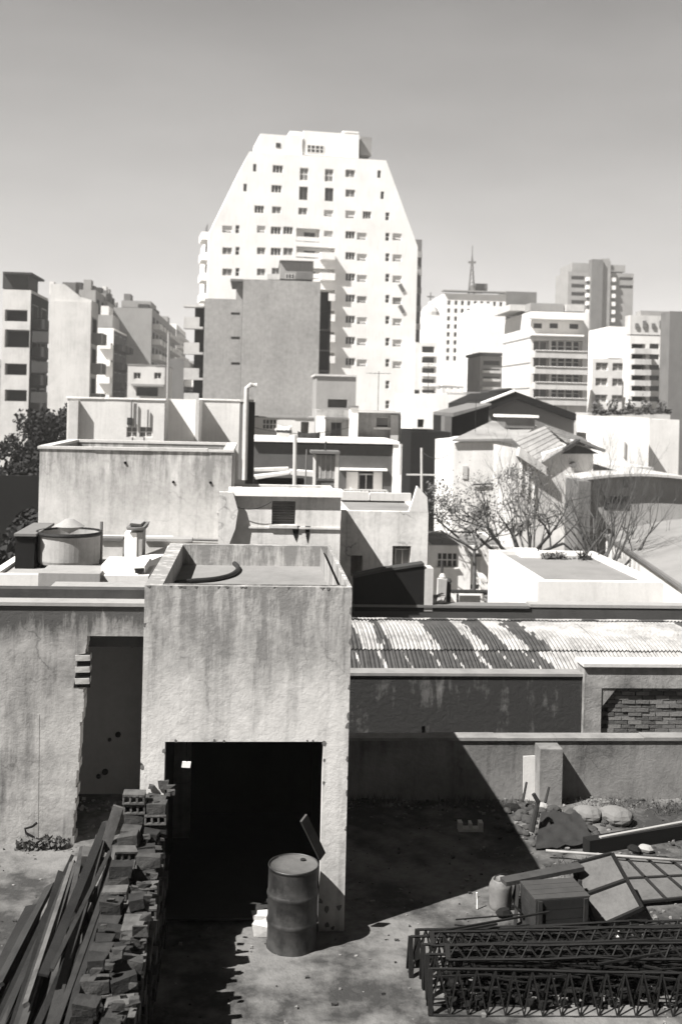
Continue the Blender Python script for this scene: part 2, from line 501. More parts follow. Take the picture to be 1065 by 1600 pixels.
s1 = street_block('apartment_block', 'dark edged balcony block at the far left behind the trees', 5, 49, 452, 108, 9, PALE, bal=DARK, nbal=2,
                  fronts=[(8, 484, 43, 502, 'void', .8), (8, 568, 42, 586, 'void', .8), (8, 609, 42, 627, 'void', .8), (8, 515, 46, 543, 'void', .8)])
MB().box(s1.w + .003, s1.w + .06, 0, 8.9, 0, s1.h - .3).build('flank', VDARK, s1.root)  # near-black sheet puts the side wall's shade into its colour
s1.block('roof_room', 5, 428, 44, 452, 1, 6, DARK)
s1.block('roof_overhang', 5, 425, 50, 429, .4, 7, DARK)
s2 = street_block('apartment_block', 'blank pale gable wall of a tall block, second from the left', 78, 143, 470, 100, 4.5, PALE, bal=MID, nbal=1, out_=1.0, par=0)
a = s2
poly = [s2.fr.uz(*q, 0) for q in ((76, 471), (76, 446), (101, 450), (128, 492), (142, 494), (142, 471))]
poly = [(s2.fr.uz(78, 471)[0], s2.h + .003), (s2.w, s2.h + .003), (s2.w, s2.h + .2), (s2.w * .7, s2.h + .5), (s2.w * .33, s2.h + 1.6), (0, s2.h + 1.6)]
MB().prism(poly, .2, 4.3).build('roof_gable', PALE, s2.root)
s2.block('water_tank', 98, 441, 118, 466, 2, 4, MID)
s2.block('chimney', 78, 440, 84, 460, 1.2, 2.2, OFFW)
for k in range(6):                                   # balconies on the street side, left of the gable
    s2.side_balcony(.6, 3.6, s2.h - 3.8 - 2.8 * k, 1.6, 1.0, DARK, right=False)
s3 = street_block('apartment_block', 'narrow pale block with stacked balconies beside the blank gable', 153, 178, 512, 160, 16, WHITE, bal=DARK, nbal=3, topz=.5,
                  fronts=[(154, 536 + 27 * k, 176, 539 + 27 * k, 'plain') for k in range(4)])
for k in range(5): s3.balcony(.3, s3.w - .3, s3.h - 3.1 - 2.55 * k, .9, .95, WHITE)
MB().box(s3.w + .003, s3.w + .06, 0, 15.9, 0, s3.h - .3).build('flank', DARK, s3.root)  # dark sheet colours in the shade of this side wall
s3.block('roof_room', 153, 492, 176, 512, 2, 10, GREY)
s3.block('roof_room', 158, 478, 170, 493, 4, 9, OFFW)
s3b = street_block('apartment_block', 'dark topped block with cluttered roof between gable and narrow block', 108, 150, 452, 190, 24, GREY, bal=DARK, nbal=4)
s3b.block('water_tank', 118, 441, 128, 453, 2, 5, DARK); s3b.block('roof_room', 130, 446, 148, 453, 2, 9, MID)
s3c = street_block('apartment_block', 'block with stepped dark terraces behind the narrow balconies', 146, 168, 470, 200, 30, PALE, bal=MID, nbal=4)
s3c.block('roof_room', 147, 459, 160, 471, 3, 12, DARK)
s4 = street_block('apartment_block', 'plain light grey block with sloping roof edge in the left street', 178, 238, 480, 200, 60, GREY, bal=OFFW, nbal=8, out_=1.6)
s4.block('lift_room', 190, 470, 236, 481, 3, 14, GREY); s4.block('water_tank', 194, 459, 204, 471, 5, 9, MID)
random.seed(50)
for b_ in (s3b, s3c, s4):                            # roof clutter along the street fronts
    for k in range(8):
        v0 = b_.d * random.uniform(.02, .9); u0 = b_.w * random.uniform(.35, .85); h_ = random.uniform(.5, 2.2)
        MB().box(u0, min(b_.w - .1, u0 + random.uniform(.6, 2.2)), v0, v0 + random.uniform(.5, 2.5), b_.h - .4, b_.h + h_).build('roof_box', random.choice((DARK, GREY, MID, OFFW)), b_.root)
s4b = street_block('apartment_block', 'white distant block closing the left street', 238, 276, 505, 300, 40, WHITE, bal=OFFW, nbal=6)
s4b.block('lift_room', 252, 494, 262, 506, 3, 10, GREY)
s5 = Building('small_house', 'small pale house with two windows beside the street blocks', 'house', 200, 258, 570, 90, 8, PALE, par=.4, coping=GREY)
s5.win(209, 582, 220, 592, 'win1'); s5.win(241, 582, 252, 592, 'win1'); s5.win(213, 605, 247, 619, 'plain', .5)
s5.done(); s5.block('canopy', 205, 600, 256, 604, -.8, -.01, GREY)
s6 = street_block('apartment_block', 'low block with lit balcony slabs left of the grey tower', 262, 288, 560, 150, 30, MID, bal=WHITE, nbal=6, out_=1.5)
MB().tube([at(262, 640, 88), at(264, 520, 88)], .12, 6).build('mast', GREY)
tag(bpy.data.objects['mast'], 'thin pale mast rising in front of the left street', 'mast')

# ================================================================== WHITE TOWER
t1 = Building('white_tower', 'tall white apartment tower with sloping shoulders and many windows', 'apartment tower', 322, 648, 212, 150, 16, WHITE,
              psi=.2, yref=560, par=0, cut=[(300, 420, 392, 232), (602, 248, 652, 385), (380, 236, 640, 253)])
t1.h = t1.fr.uz(480, 205)[1]
open_ = [(463, 357, 499, 378), (463, 386, 523, 404), (463, 419, 523, 436), (463, 452, 523, 468), (499, 485, 522, 500), (499, 518, 522, 532), (499, 551, 522, 565)]
for q in open_: t1.win(*q, 'open', 1.4)
ys0 = [271, 302, 335, 367, 400, 433, 466, 499, 532, 565, 598]
def t1win(xc, yc, w, h, st, d=.22): t1.win(xc - w/2, yc - h/2, xc + w/2, yc + h/2, st, d)
for i, y in enumerate(ys0[:10]): t1win(547, y, 15, 12, 'win' if i not in (0, 1, 2) else ('curt', 'curt', 'shut')[i])
t1win(573, 336, 13, 12, 'win')
for i, y in enumerate(ys0[3:10]): t1win(565, y + 2, 15, 11, 'shutg' if y == 466 else 'shut')
for i, y in enumerate(ys0[6:]): pass
for y in [338, 370, 402, 434, 467, 500, 534, 567, 601, 632]: t1win(605, y, 6, 13, 'two')
t1win(597, 305, 5, 12, 'plain'); t1win(592, 272, 5, 12, 'plain')
for y in [370, 403, 436, 470, 503, 536, 570]: t1win(620, y, 14, 11, 'shutg' if y == 470 else 'shut')
for x, y in ((434, 264), (432, 295)): t1win(x, y, 16, 12, 'win')
t1win(405, 327, 15, 12, 'win'); t1win(432, 328, 14, 11, 'curt')
t1win(475, 272, 13, 20, 'cross'); t1win(514, 274, 13, 20, 'cross'); t1win(474, 302, 13, 21, 'tall'); t1win(514, 304, 13, 21, 'tall')
t1win(473, 330, 14, 11, 'curt'); t1win(513, 333, 14, 10, 'shut')
for y in (360, 393): t1win(431, y, 16, 12, 'win'); t1win(450, y, 15, 12, 'win' if y < 380 else 'curt')
for y in (358, 392, 425): t1win(408, y, 13, 11, 'shut' if y < 380 else 'curt'); t1win(371, y, 6, 13, 'two'); t1win(355, y, 15, 11, 'curt' if y > 380 else 'shut')
t1win(383, 293, 5, 12, 'plain'); t1win(398, 262, 5, 12, 'plain'); t1win(431, 424, 13, 11, 'curt'); t1win(513, 365, 14, 9, 'shut')
t1.h = t1.fr.uz(480, 234)[1] + 1.5
t1.done()
def t1b(name, x0, y0, x1, y1, v0, v1, mat=WHITE): return t1.block(name, x0, y0, x1, y1, v0, v1, mat)
t1b('roof_room', 407, 211, 472, 243, .5, 9); t1b('lift_room', 453, 205, 470, 212, 1.5, 8)
rr = t1b('roof_room', 474, 207, 560, 247, .7, 10)
t1b('lift_room', 536, 205, 560, 208, 1, 8); t1b('water_tank', 563, 214, 580, 243, 2, 6, GREY)
u0, z1 = t1.fr.uz(479, 226, .7); u1, z0 = t1.fr.uz(506, 240, .7); window(rr, u0, u1, z0, z1, .7, 'grid')
u0, z1 = t1.fr.uz(431, 223, .5); u1, z0 = t1.fr.uz(438, 231, .5); window(t1.root, u0, u1, z0, z1, .5, 'plain')
for q in open_:                                      # loggia parapets
    u0, u1, z0, z1 = t1.rect(*q)
    MB().box(u0 + .01, u1 - .01, .02, .14, z0 + .01, z0 + .62).build('parapet', WHITE, t1.root)
    if u1 - u0 > 3: window(t1.root, u0 + 1.3, u0 + 2.9, z0 + .05, z1 - .25, 1.4, 'tall')
for i, y in enumerate((404, 436, 468, 500, 532, 565)):   # projecting balconies beside the grey block
    u0, z0 = t1.fr.uz(499, y); u1, _ = t1.fr.uz(521, y)
    t1.balcony(u0, u1, z0 - .2, 1.1, 1.0, WHITE)
for i in range(5):                                   # balconies on the tower's left flank
    z = t1.h - 14.6 - 2.85 * i
    t1.side_balcony(1.5, 6.5, z, .9, 1.05, WHITE, right=False); t1.side_window(2, 6, z + 1.1, z + 2.3, right=False, style='plain')
for y in (450, 483):                                 # tilted awnings
    u, z = t1.fr.uz(627, y)
    MB().box(-.28, .28, -.08, 0, -.62, .62).build('awning', MID, t1.root); o = COL.objects[-1]
    o.location = (u, -.05, z); o.rotation_euler = (0, math.radians(-32), 0)
t1r = Building('apartment_block', 'narrow balcony block showing past the right edge of the white tower', 'building', 646, 659, 374, 175, 10, MID, par=.4)
for k in range(9):
    t1r.balcony(.1, t1r.w - .05, t1r.h - 3 - 2.9 * k, .9, 1.0, OFFW if k > 3 else GREY)
t1r.grid([653], [384 + 27 * k for k in range(9)], 8, 9, 'plain')
t1r.done()

# ================================================================== GREY BLOCK before the tower
GREYB = grime('grey_brick_face', .3, dark=.6, var=.6, streak=.45, scale=.16, fine=2.2, speck=.7, bump=.1)
t2 = Building('grey_block', 'plain grey windowless block in front of the white tower', 'building', 377, 498, 436, 112, 13, GREYB, par=.5, yref=560)
t2.done()
t2l = Building('grey_block', 'lower grey block with narrow slits joined to the plain grey one', 'building', 318, 376.6, 466, 112, 12, GREYB, par=.5, yref=560)
for y in (490, 528, 568, 607): t2l.win(361, y - 2, 375, y + 2, 'plain', .35)
for y in (490, 528, 568, 607): t2.win(377.5, y - 2, 396, y + 2.2, 'plain', .35)
t2l.done()
MB().box(t2l.w * .82, t2l.w - .02, 1, 9, t2l.h + .003, t2l.h + 1.9).build('stair_head', GREYB, t2l.root)
t2l.block('roof_slab', 360, 436, 392, 440, -.3, 8, MID)
t2.block('roof_room', 438, 409, 489, 437, 1.0, 8, GREY); t2.block('roof_slab', 437, 407, 490, 409, .6, 8.4, MID)
t2.block('roof_room', 463, 425, 489, 437, .4, .98, MID)
t2.block('roof_room', 418, 428, 437, 437, 1.4, 5, PALE)
u0, z1 = t2.fr.uz(446, 428, 1.0); u1, z0 = t2.fr.uz(460, 436, 1.0); window(t2.root, u0, u1, z0, z1, 1.0, 'win')
t2w = Building('balcony_wing', 'balconies stacked on the left side of the grey block', 'building wing', 303, 317.5, 480, 113.5, 8, VDARK, par=0, yref=560)  # near-black wing colour stands in for deep loggia shade
t2w.done()
for k, y in enumerate((476, 510, 550, 590, 629)):
    u0, z = t2w.fr.uz(287, y, -1.5); u1, _ = t2w.fr.uz(317, y, -1.5)
    mm = MB(); mm.box(u0, u1, -1.5, -.02, z - .2, z + .02)
    if k: mm.box(u0, u0 + .12, -1.5, -.02, z + .02, z + 1.0); mm.box(u0 + .12, u1 * .62, -1.5, -1.38, z + .02, z + 1.0)
    mm.build('balcony', PALE, t2w.root)
t2r = Building('balcony_wing', 'shaded balconies stacked on the right side of the grey block', 'building wing', 498.5, 515, 470, 118, 6, DARK, par=0, yref=560)  # dark wing and balcony colours stand in for the grey block's shade
t2r.done()
for k, y in enumerate((484, 514, 546, 578)):
    u0, z = t2r.fr.uz(499, y, -2); u1, _ = t2r.fr.uz(515, y, -2)
    mm = MB(); mm.box(u0, u1, -2, -.02, z - .15, z); mm.box(u1 - .1, u1, -2, -.02, z, z + 1.0)
    mm.build('balcony', MID if k else VDARK, t2r.root)
    MB().box(u0 + .1, u1 - .12, -1.2, -.3, z, z + 2.0).build('dark_screen', VDARK, t2r.root)  # near-black filler for the darkness inside each balcony
sh = Building('roof_house', 'small light grey roof house with one dark slot beside the grey block', 'building', 494, 556, 588, 88, 6, GREY, par=.3, yref=610)
sh.win(512, 624, 542, 637, 'open', 1.2); sh.done(); sh.block('roof_slab', 492, 585, 557, 589, -.15, 6, PALE)

# ================================================================== FAR CITY, right of the tower
r1 = Building('apartment_block', 'block with white balcony slabs just right of the white tower', 'building', 648, 682, 535, 155, 12, OFFW, par=.4)
for k in range(5):
    y = 545 + 17 * k
    r1.win(647, y - 4, 655, y + 6, 'plain', .5); r1.win(659, y - 4, 678, y + 6, 'plain', .5)
r1.done()
for k in range(5): r1.balcony(r1.w * .35, r1.w - .1, r1.h - 1.95 - 1.42 * k, 1.0, .45, WHITE)
r2 = Building('office_block', 'distant white block with a regular grid of small windows and roof sign', 'building', 694, 790, 458, 260, 25, WHITE, par=.5)
r2.grid([700, 711, 721, 731, 741, 751, 761, 771, 781], [474 + 12.4 * k for k in range(8)], 4.6, 7, 'plain', .4)
r2.done(); r2.block('cornice', 692, 454, 791, 457.5, -.8, 2, GREY); r2.block('roof_room', 741, 443, 761, 455, 3, 9, MID)
r2b = Building('office_block', 'plain dark slab block behind the gridded white block', 'building', 789, 838, 455, 270, 20, MID, par=.4); r2b.done()
an = MB(); A = at(736, 452, 262)
hh = at(735, 384, 262).z - A.z
for sx in (-.8, .8):
    for sy in (-.8, .8): an.bar(A + Vector((sx, sy, -3)), A + Vector((0, 0, hh * .8)), .25)
for k in range(7):
    f_ = 1 - k / 8
    an.bar(A + Vector((-.8 * f_, -.8 * f_, hh * .1 * k)), A + Vector((.8 * f_, -.8 * f_, hh * .1 * (k + 1))), .15)
an.bar(A + Vector((0, 0, hh * .78)), A + Vector((0, 0, hh)), .2)
an.bar(A + Vector((-.9, 0, hh * .62)), A + Vector((.9, 0, hh * .62)), .5)
tag(an.build('antenna_mast', MID), 'lattice antenna mast standing on the gridded white block', 'antenna')
r3 = Building('apartment_block', 'blank white block standing before the gridded one', 'building', 738, 784, 482, 200, 15, WHITE, par=.4); r3.done()
r3.block('roof_room', 744, 474, 770, 483, 2, 8, WHITE)
r3b = Building('small_block', 'low block with dark flat roof below the blank white block', 'building', 750, 784, 556, 165, 10, GREY, par=.3)
r3b.grid([767], [567, 580, 592], 26, 7, 'plain', .5); r3b.done(); r3b.block('roof_slab', 748, 551, 785, 556, -.7, 10, DARK)
for k in range(3): r3b.balcony(.3, r3b.w - .3, r3b.h - 2.6 - 1.25 * k, .8, .4, PALE)
ch = Building('church_tower', 'tiny white domed tower with a cross far down the street', 'tower', 662, 690, 492, 240, 8, WHITE, par=.2); ch.done()
cu = ch.w / 2
MB().lathe([(2.2, 0), (2.1, 1.0), (1.5, 2.0), (.6, 2.6), (.3, 3.2), (.05, 3.6)], 12, (cu, 4, ch.h)).build('dome', PALE, ch.root)
MB().box(cu - .12, cu + .12, 3.9, 4.1, ch.h + 3.4, ch.h + 5.4).box(cu - .8, cu + .8, 3.88, 4.12, ch.h + 4.3, ch.h + 4.6).build('cross', MID, ch.root)

r4 = Building('apartment_block', 'broad block with five rows of long balconies and blank white flank', 'building', 828, 918, 486, 118, 13.5, OFFW, par=.6, yref=560)
rows4 = [(536, 552), (560, 577), (585, 601), (610, 625)]
r4.win(833, 505, 846, 513, 'plain'); r4.win(858, 505, 871, 513, 'plain'); r4.win(889, 506, 903, 514, 'plain')
for a, b in rows4:
    r4.win(833, a - 4, 857, b - 2, 'curt', .9); r4.win(861, a - 4, 909, b - 2, 'grid', .9)
r4.win(834, 636, 860, 650, 'plain', .5); r4.win(872, 636, 884, 656, 'shut', .3)
r4.done()
for a, b in rows4: 
    u0, z = r4.fr.uz(831, b + 7); u1, _ = r4.fr.uz(912, b + 7)
    r4.balcony(u0, u1, z, 1.1, .75, PALE)
    MB().box(u0, u1, -1.2, -1.104, z + .75, z + .82).build('rail', WHITE, r4.root)
for k in range(6):                                  # floor bands on the white flank
    MB().box(-.06, -.004, .1, 13.4, r4.h - 2.9 - 2.75 * k, r4.h - 2.75 - 2.75 * k).build('floor_band', GREY, r4.root)
r4.block('awning_slab', 826, 496, 914, 500, -1.2, -.01, WHITE); r4.block('awning_slab', 830, 522, 912, 526, -1.4, -.01, WHITE)
r4.block('roof_room', 828, 474, 880, 487, 1.5, 8, GREY); r4.block('roof_room', 786 + 10, 476, 828, 486, 4, 12, PALE)
r4.block('roof_room', 884, 476, 912, 487, 1, 8, PALE)
r5 = Building('high_rise', 'tall hazy grey high rise with balconies, tallest on the right', 'apartment tower', 886, 988, 424, 330, 14, GREY, par=.5, yref=470)
for k in range(10):
    y = 434 + 12.6 * k
    r5.win(892, y - 3, 913, y + 3, 'plain', 1.2)
    r5.win(967, y - 1, 988, y + 4, 'plain', 1.2)
r5.done()
r5.block('stair_tower', 924, 405, 938, 560, -3, -.02, MID); r5.block('stair_tower', 938.5, 408, 950, 560, -2, -.02, GREY)
r5.block('roof_room', 893, 411, 923, 425, 1, 14, GREY); r5.block('roof_room', 951, 414, 976, 425, 1, 14, GREY)
r5.block('water_tank', 940, 404, 952, 409, 0, 6, GREY)
for k in range(11):
    u0, z = r5.fr.uz(914, 433 + 12.6 * k); u1, _ = r5.fr.uz(923.5, 433)
    r5.balcony(u0, u1, z - 1.3, 1.6, 1.2, WHITE)
    u0, z = r5.fr.uz(951, 434 + 12.6 * k); u1, _ = r5.fr.uz(959, 433)
    r5.balcony(u0, u1, z - 1.3, 1.6, 1.2, WHITE)
r6 = Building('apartment_block', 'white block with squarish windows in pairs beside the broad balconies', 'building', 924, 984, 560, 135, 12, OFFW, par=.5, yref=600)
r6.grid([939, 965], [573, 597, 623], 19, 12, 'cross', .3); r6.done()
r6.block('roof_room', 951, 545, 975, 560, 2, 8, WHITE)
r7 = Building('apartment_block', 'tiered pale block with dark balcony hollows at the right edge', 'building', 982, 1046, 524, 120, 2.2, OFFW, par=.5, yref=590)
for k in range(6): r7.win(986, 537 + 16.5 * k, 1008, 546 + 16.5 * k, 'void', 1.2); r7.win(1014, 537 + 16.5 * k, 1029, 545 + 16.5 * k, 'plain', .3)
r7.done()
for k in range(6):
    u0, z = r7.fr.uz(985, 549 + 16.5 * k); u1, _ = r7.fr.uz(1011, 549)
    r7.balcony(u0, u1, z - .3, 1.2, .6, PALE)
r7.block('roof_room', 984, 493, 1040, 524, .3, 2, PALE); r7.block('roof_room', 1000, 486, 1050, 494, .5, 2, GREY)
for k, x in enumerate((992, 1004, 1018, 1030)): r7.block('roof_vent', x, 505 - 4 * (k % 2), x + 5, 512, .1, .28, MID)
r8b = Building('apartment_block', 'pale stepped block filling the gap between tower and right edge', 'building', 952, 990, 510, 150, 10, WHITE, par=.4); r8b.done()
r9b = Building('apartment_block', 'cut off grey block at the very right edge', 'building', 1044, 1085, 486, 112, 2.5, MID, par=.4, yref=560)
r9b.done()
# hazy roofs closing the view down the middle street
far = [(600, 700, 588, 420, OFFW), (690, 760, 560, 480, PALE), (640, 720, 572, 520, GREY), (1030, 1100, 520, 300, PALE), (-60, 30, 560, 300, GREY), (140, 330, 560, 460, GREY), (860, 960, 540, 420, PALE), (1060, 1180, 560, 240, GREY), (-160, -50, 500, 220, PALE), (660, 700, 520, 330, WHITE)]
farlab = ['low off white building far down the street right of the tower', 'pale block far beyond the blank white block', 'grey roofscape house at the vanishing end of the street', 'pale distant slab beyond the right edge blocks', 'grey distant block beyond the left edge', 'wide grey block closing the left street beneath the skyline',
          'pale block behind the broad balconied block', 'grey block beyond the right edge of the view', 'pale block beyond the left edge of the view', 'thin white block between white tower and gridded block']
for (x0, x1, yt, Y, mt), lb in zip(far, farlab):
    b = Building('distant_building', lb, 'building', x0, x1, yt, Y, 20, mt, par=.4)
    ww = (x1 - x0) / 6
    b.grid([x0 + ww * (k + .8) for k in range(5)], [yt + 12 + 14 * k for k in range(3)], ww * .45, 5, 'plain', .3)
    b.done()

# ================================================================== MIDDLE GROUND, left
L2W = grime('aged_white_wall', .56, dark=.55, var=.4, streak=.35, scale=.5)
l2 = Building('roof_house', 'white roof house with a small barred window above the long blank wall', 'house', 105, 257, 622, 45, 5, L2W, par=.3, coping=WHITE, yref=650)
l2.win(198, 667, 214, 683, 'cross', .15); l2.win(218, 667, 238, 683, 'cross', .15)
l2.done()
MB().box(.12, .5, -.35, -.005, 0, l2.h - .1).build('corner_pier', PALE, l2.root)
MB().box(1.0, 1.25, -.4, -.006, 0, l2.h - 2.0).build('flue', L2W, l2.root)
pm_ = MB()
for x, y0, y1 in ((205, 625, 668), (212, 630, 668), (207, 683, 699), (225, 683, 699), (231, 640, 667)):
    u, z0 = l2.fr.uz(x, y1, -.08); _, z1 = l2.fr.uz(x, y0, -.08); pm_.tube([(u, -.08, z0), (u, -.08, z1)], .035, 5)
pm_.build('pipes', MID, l2.root)
MB().box(l2.w * .62, l2.w * .67, -.12, -.006, l2.h - 1.05, l2.h - .75).build('meter_box', DARK, l2.root)
l2b = Building('roof_house', 'recessed white wall crossed by a slanting shadow', 'house', 257.5, 311.5, 623, 47.4, 4, WHITE, par=.25, yref=650); l2b.done()
# upright side walls that throw the slanting shadows
l2c = Building('roof_house', 'recessed stained wall with parapet beside the tall flue', 'house', 312, 396, 625, 50, 4, OFFW, par=.25, yref=650, coping=WHITE); l2c.done()
fr = l2b.fr
MB().box(l2b.w - .16, l2b.w, -.25, -.004, .3, l2b.h).build('end_pier', PALE, l2b.root)
q = thing('tall_flue', 'tall dark chimney stack with a pale pipe at the end of the blank wall', 'chimney', Frame(372, 700, 33, PSI, 0).o, PSI)
ff = Frame(372, 700, 33, PSI, 0)
def boxpx(f, x0, y0, x1, y1, v0, v1, name, mat, parent, jit=0):
    a = f.uz(x0, (y0 + y1) / 2, v0); b = f.uz(x1, (y0 + y1) / 2, v0)
    z1 = f.uz((x0 + x1) / 2, y0, v0)[1]; z0 = f.uz((x0 + x1) / 2, y1, v0)[1]
    return MB().box(a[0], b[0], v0, v1, z0, z1, jit=jit).build(name, mat, parent)
boxpx(ff, 384, 628, 397, 757, 0, .35, 'stack', DARK, q); boxpx(ff, 375, 624, 398, 628, -.05, .5, 'cap', PALE, q)
u, z0 = ff.uz(382, 750, -.1); _, z1 = ff.uz(380, 606, -.1)
MB().tube([(u, -.1, z0), (u, -.1, z1), (u + .12, -.1, z1 + .1), (u + .3, -.1, z1 + .08)], .075, 8).build('pipe', PALE, q)
MB().box(u - .2, u - .1, .0, .12, z0, ff.uz(376, 628)[1]).build('strut', MID, q)

L1 = grime('stained_plaster_wall', .58, dark=.36, var=.6, streak=.35, scale=.55, crack=.2, top=6.3, topband=1.7, topamt=.8, lo=.4, hi=.7)
l1 = Building('long_wall', 'long blank stained plaster wall of the house beyond the water tank', 'house wall', 61, 361, 701, 26, 4.5, L1, par=.15, yref=770, coping=PALE, zb=-1)
l1.done()
for x, y in ((271, 753), (329, 754), (196, 723)):
    u, z = l1.fr.uz(x, y); MB().lathe([(.0, 0), (.035, .001), (.03, .03)], 8).build('bolt', DMETAL, l1.root); o = COL.objects[-1]; o.location = (u, -.001, z); o.rotation_euler = (math.pi / 2, 0, 0)
u, z = l1.fr.uz(346, 794)
MB().box(u - .11, u + .11, -.03, -.002, z - .12, z + .12).build('access_cover', PALE, l1.root)
# drain pipe and crumbling corner at its right end
u, z = l1.fr.uz(357, 845); pts = [(l1.w - .12, -.07, z + (l1.h - z) * k / 9) for k in range(6)]
MB().tube(pts, .04, 6).build('drain_pipe', PALE, l1.root)
MB().tube([(l1.fr.uz(150, 0)[0], -.06, l1.fr.uz(150, 838)[1]), (l1.w - .2, -.06, l1.fr.uz(358, 844)[1])], .035, 6).build('gutter_pipe', MID, l1.root)

# centre: coping terrace with the small window
M5 = grime('washed_plaster', .62, dark=.38, var=.5, crack=.4, streak=.5, scale=.7)
m5 = Building('terrace_house', 'pale house front with one square shuttered window and a thick white coping', 'house', 361, 532, 774, 24, 3.4, M5, par=.12, yref=800, zb=-1)
m5.win(425, 783, 461, 820, 'open', .35)
m5.done()
u0, z1 = m5.fr.uz(425, 783); u1, z0 = m5.fr.uz(461, 820)
bl = m5.fr.uz(443, 783)[1]; bz = m5.fr.uz(443, 820)[1]
sg = MB()
for k in range(9): sg.box(u0 + .03, u1 - .02, .2, .22, bz + .02 + (bl - bz) * k / 9, bz + (bl - bz) * (k + .93) / 9)
sg.build('louvre_screen', MID, m5.root)
MB().box(u0 - .05, u1 + .05, -.06, .0, bz - .07, bz - .003).build('sill', PALE, m5.root)
c0 = m5.fr.uz(361, 764)[1]
MB().box(-.06, m5.w + .03, -.12, .35, m5.h + .003, m5.h + .16, jit=.0).build('coping', WHITE, m5.root)
MB().box(-.02, m5.w - .003, -.04, -.002, m5.fr.uz(450, 826)[1], m5.fr.uz(450, 823)[1]).build('string_course', M5, m5.root)
st = MB()
for x, w_, y0, y1 in ((463, .16, 822, 846), (481, .1, 822, 848)):
    u, z1 = m5.fr.uz(x, y0); _, z0 = m5.fr.uz(x, y1)
    st.prism([(u - w_*.6, z1), (u - w_*.35, z0 + .12), (u, z0), (u + w_*.25, z0 + .16), (u + w_*.5, z1)], -.012, -.003)
st.build('damp_stain', VDARK, m5.root)
# dark gap and crumbling pier between long wall and terrace house
gp = thing('broken_pier', 'broken plaster pier at the left corner of the terrace house', 'pier', m5.fr.o, PSI)
a = m5.fr.uz(360, 800); 
mm = MB()
zz = m5.fr.uz(360, 768)[1]; u = a[0] - .25
pr = [(-.05, 0)]
for k in range(14):
    z_ = zz * (1 - k / 13.0); pr.append((.28 + .12 * math.sin(k * 1.3) + random.uniform(-.05, .05), z_))
poly = [(u, 0)] + [(u + p_[0], p_[1]) for p_ in sorted(pr[1:], key=lambda t: t[1])] + [(u, zz)]
mm.prism(poly, -.18, -.01); mm.build('pier_body', M5, gp)

# right half of the centre: recessed stained wall with slanting shadow
M6 = grime('streaked_wall', .64, dark=.3, var=.6, crack=.5, streak=.5, scale=.8, top=9.2, topband=1.0, topamt=.5)
m6 = Building('stained_house', 'stained house back with a slanting shadow and a half lit window', 'house', 533, 668, 798, 27.6, 3.4, M6, par=.05, yref=840)
u0, z1 = m6.fr.uz(533, 780); u1, z0 = m6.fr.uz(668, 798)
m6.win(613, 853, 641, 886, 'open', .35)
m6.win(548, 868, 566, 900, 'open', .5)
m6.done()
u0, u1, z0, z1 = m6.rect(613, 853, 641, 886); window(m6.root, u0 + .1, u1, z0, z1 - .1, .3, 'curt')
MB().prism([(m6.w - .5, m6.h + .003), (m6.w - .01, m6.h + .003), (m6.w - .04, m6.h + .38), (m6.w - .3, m6.h + .66), (m6.w - .4, m6.h + .3)], .0, .2).build('parapet_stub', OFFW, m6.root)
MB().box(.0, m6.w * .45, 3.0, 3.2, m6.h + .003, m6.h + .24).box(m6.w * .47, m6.w - .02, 3.0, 3.2, m6.h + .003, m6.h + .22).build('back_parapet', PALE, m6.root)
# dark lean-to in front of it
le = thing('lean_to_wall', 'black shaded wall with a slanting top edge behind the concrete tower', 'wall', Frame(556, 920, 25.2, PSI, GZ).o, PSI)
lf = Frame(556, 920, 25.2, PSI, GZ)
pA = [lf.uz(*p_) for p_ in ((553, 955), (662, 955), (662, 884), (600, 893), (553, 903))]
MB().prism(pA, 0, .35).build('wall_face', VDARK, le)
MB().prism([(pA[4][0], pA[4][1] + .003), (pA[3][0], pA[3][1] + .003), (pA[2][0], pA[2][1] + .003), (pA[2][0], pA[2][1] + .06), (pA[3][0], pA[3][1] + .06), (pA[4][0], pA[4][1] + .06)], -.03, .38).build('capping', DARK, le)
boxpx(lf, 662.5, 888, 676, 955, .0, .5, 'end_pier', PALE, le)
# centre: terraces behind
M2 = grime('dark_brick_band', .085, dark=.7, var=.5, streak=0, scale=1.2, fine=5, speck=.5)
m2 = Building('brick_house', 'dark brick house front with a white framed balcony window', 'house', 392, 618, 692, 44, 5, M2, par=.0, yref=730)
u0, u1, z0, z1 = m2.rect(536, 734, 603, 780)
m2.win(541, 737, 598, 778, 'open', .4)
m2.done()
for xa, xb, n_ in ((539, 559, 'shutter_leaf'), (583, 597, 'shutter_leaf')):
    boxpx(m2.fr, xa, 737, xb, 771, .1, .2, n_, WHITE, m2.root)
u0, z1 = m2.fr.uz(560, 740, .3); u1, z0 = m2.fr.uz(583, 774, .3); window(m2.root, u0, u1, z0, z1, .38, 'win1')
boxpx(m2.fr, 531, 732, 605, 735.5, -.25, -.004, 'lintel', WHITE, m2.root)
boxpx(m2.fr, 535, 773, 606, 781, -.9, -.004, 'balcony_slab', WHITE, m2.root)
bl_ = MB(); ua, zt_ = m2.fr.uz(537, 764, -.9); ub, zb_ = m2.fr.uz(604, 773, -.9)
bl_.box(ua, ub, -.9, -.86, zt_ - .05, zt_)
for k in range(12):
    uu = ua + (ub - ua) * k / 11; bl_.box(uu - .05, uu + .05, -.89, -.87, zb_, zt_ - .05)
bl_.build('balustrade', OFFW, m2.root)
boxpx(m2.fr, 392, 688, 624, 692, -.2, 4.9, 'coping', WHITE, m2.root)
boxpx(m2.fr, 613, 694, 627, 782, -.14, -.006, 'corner_pilaster', WHITE, m2.root)
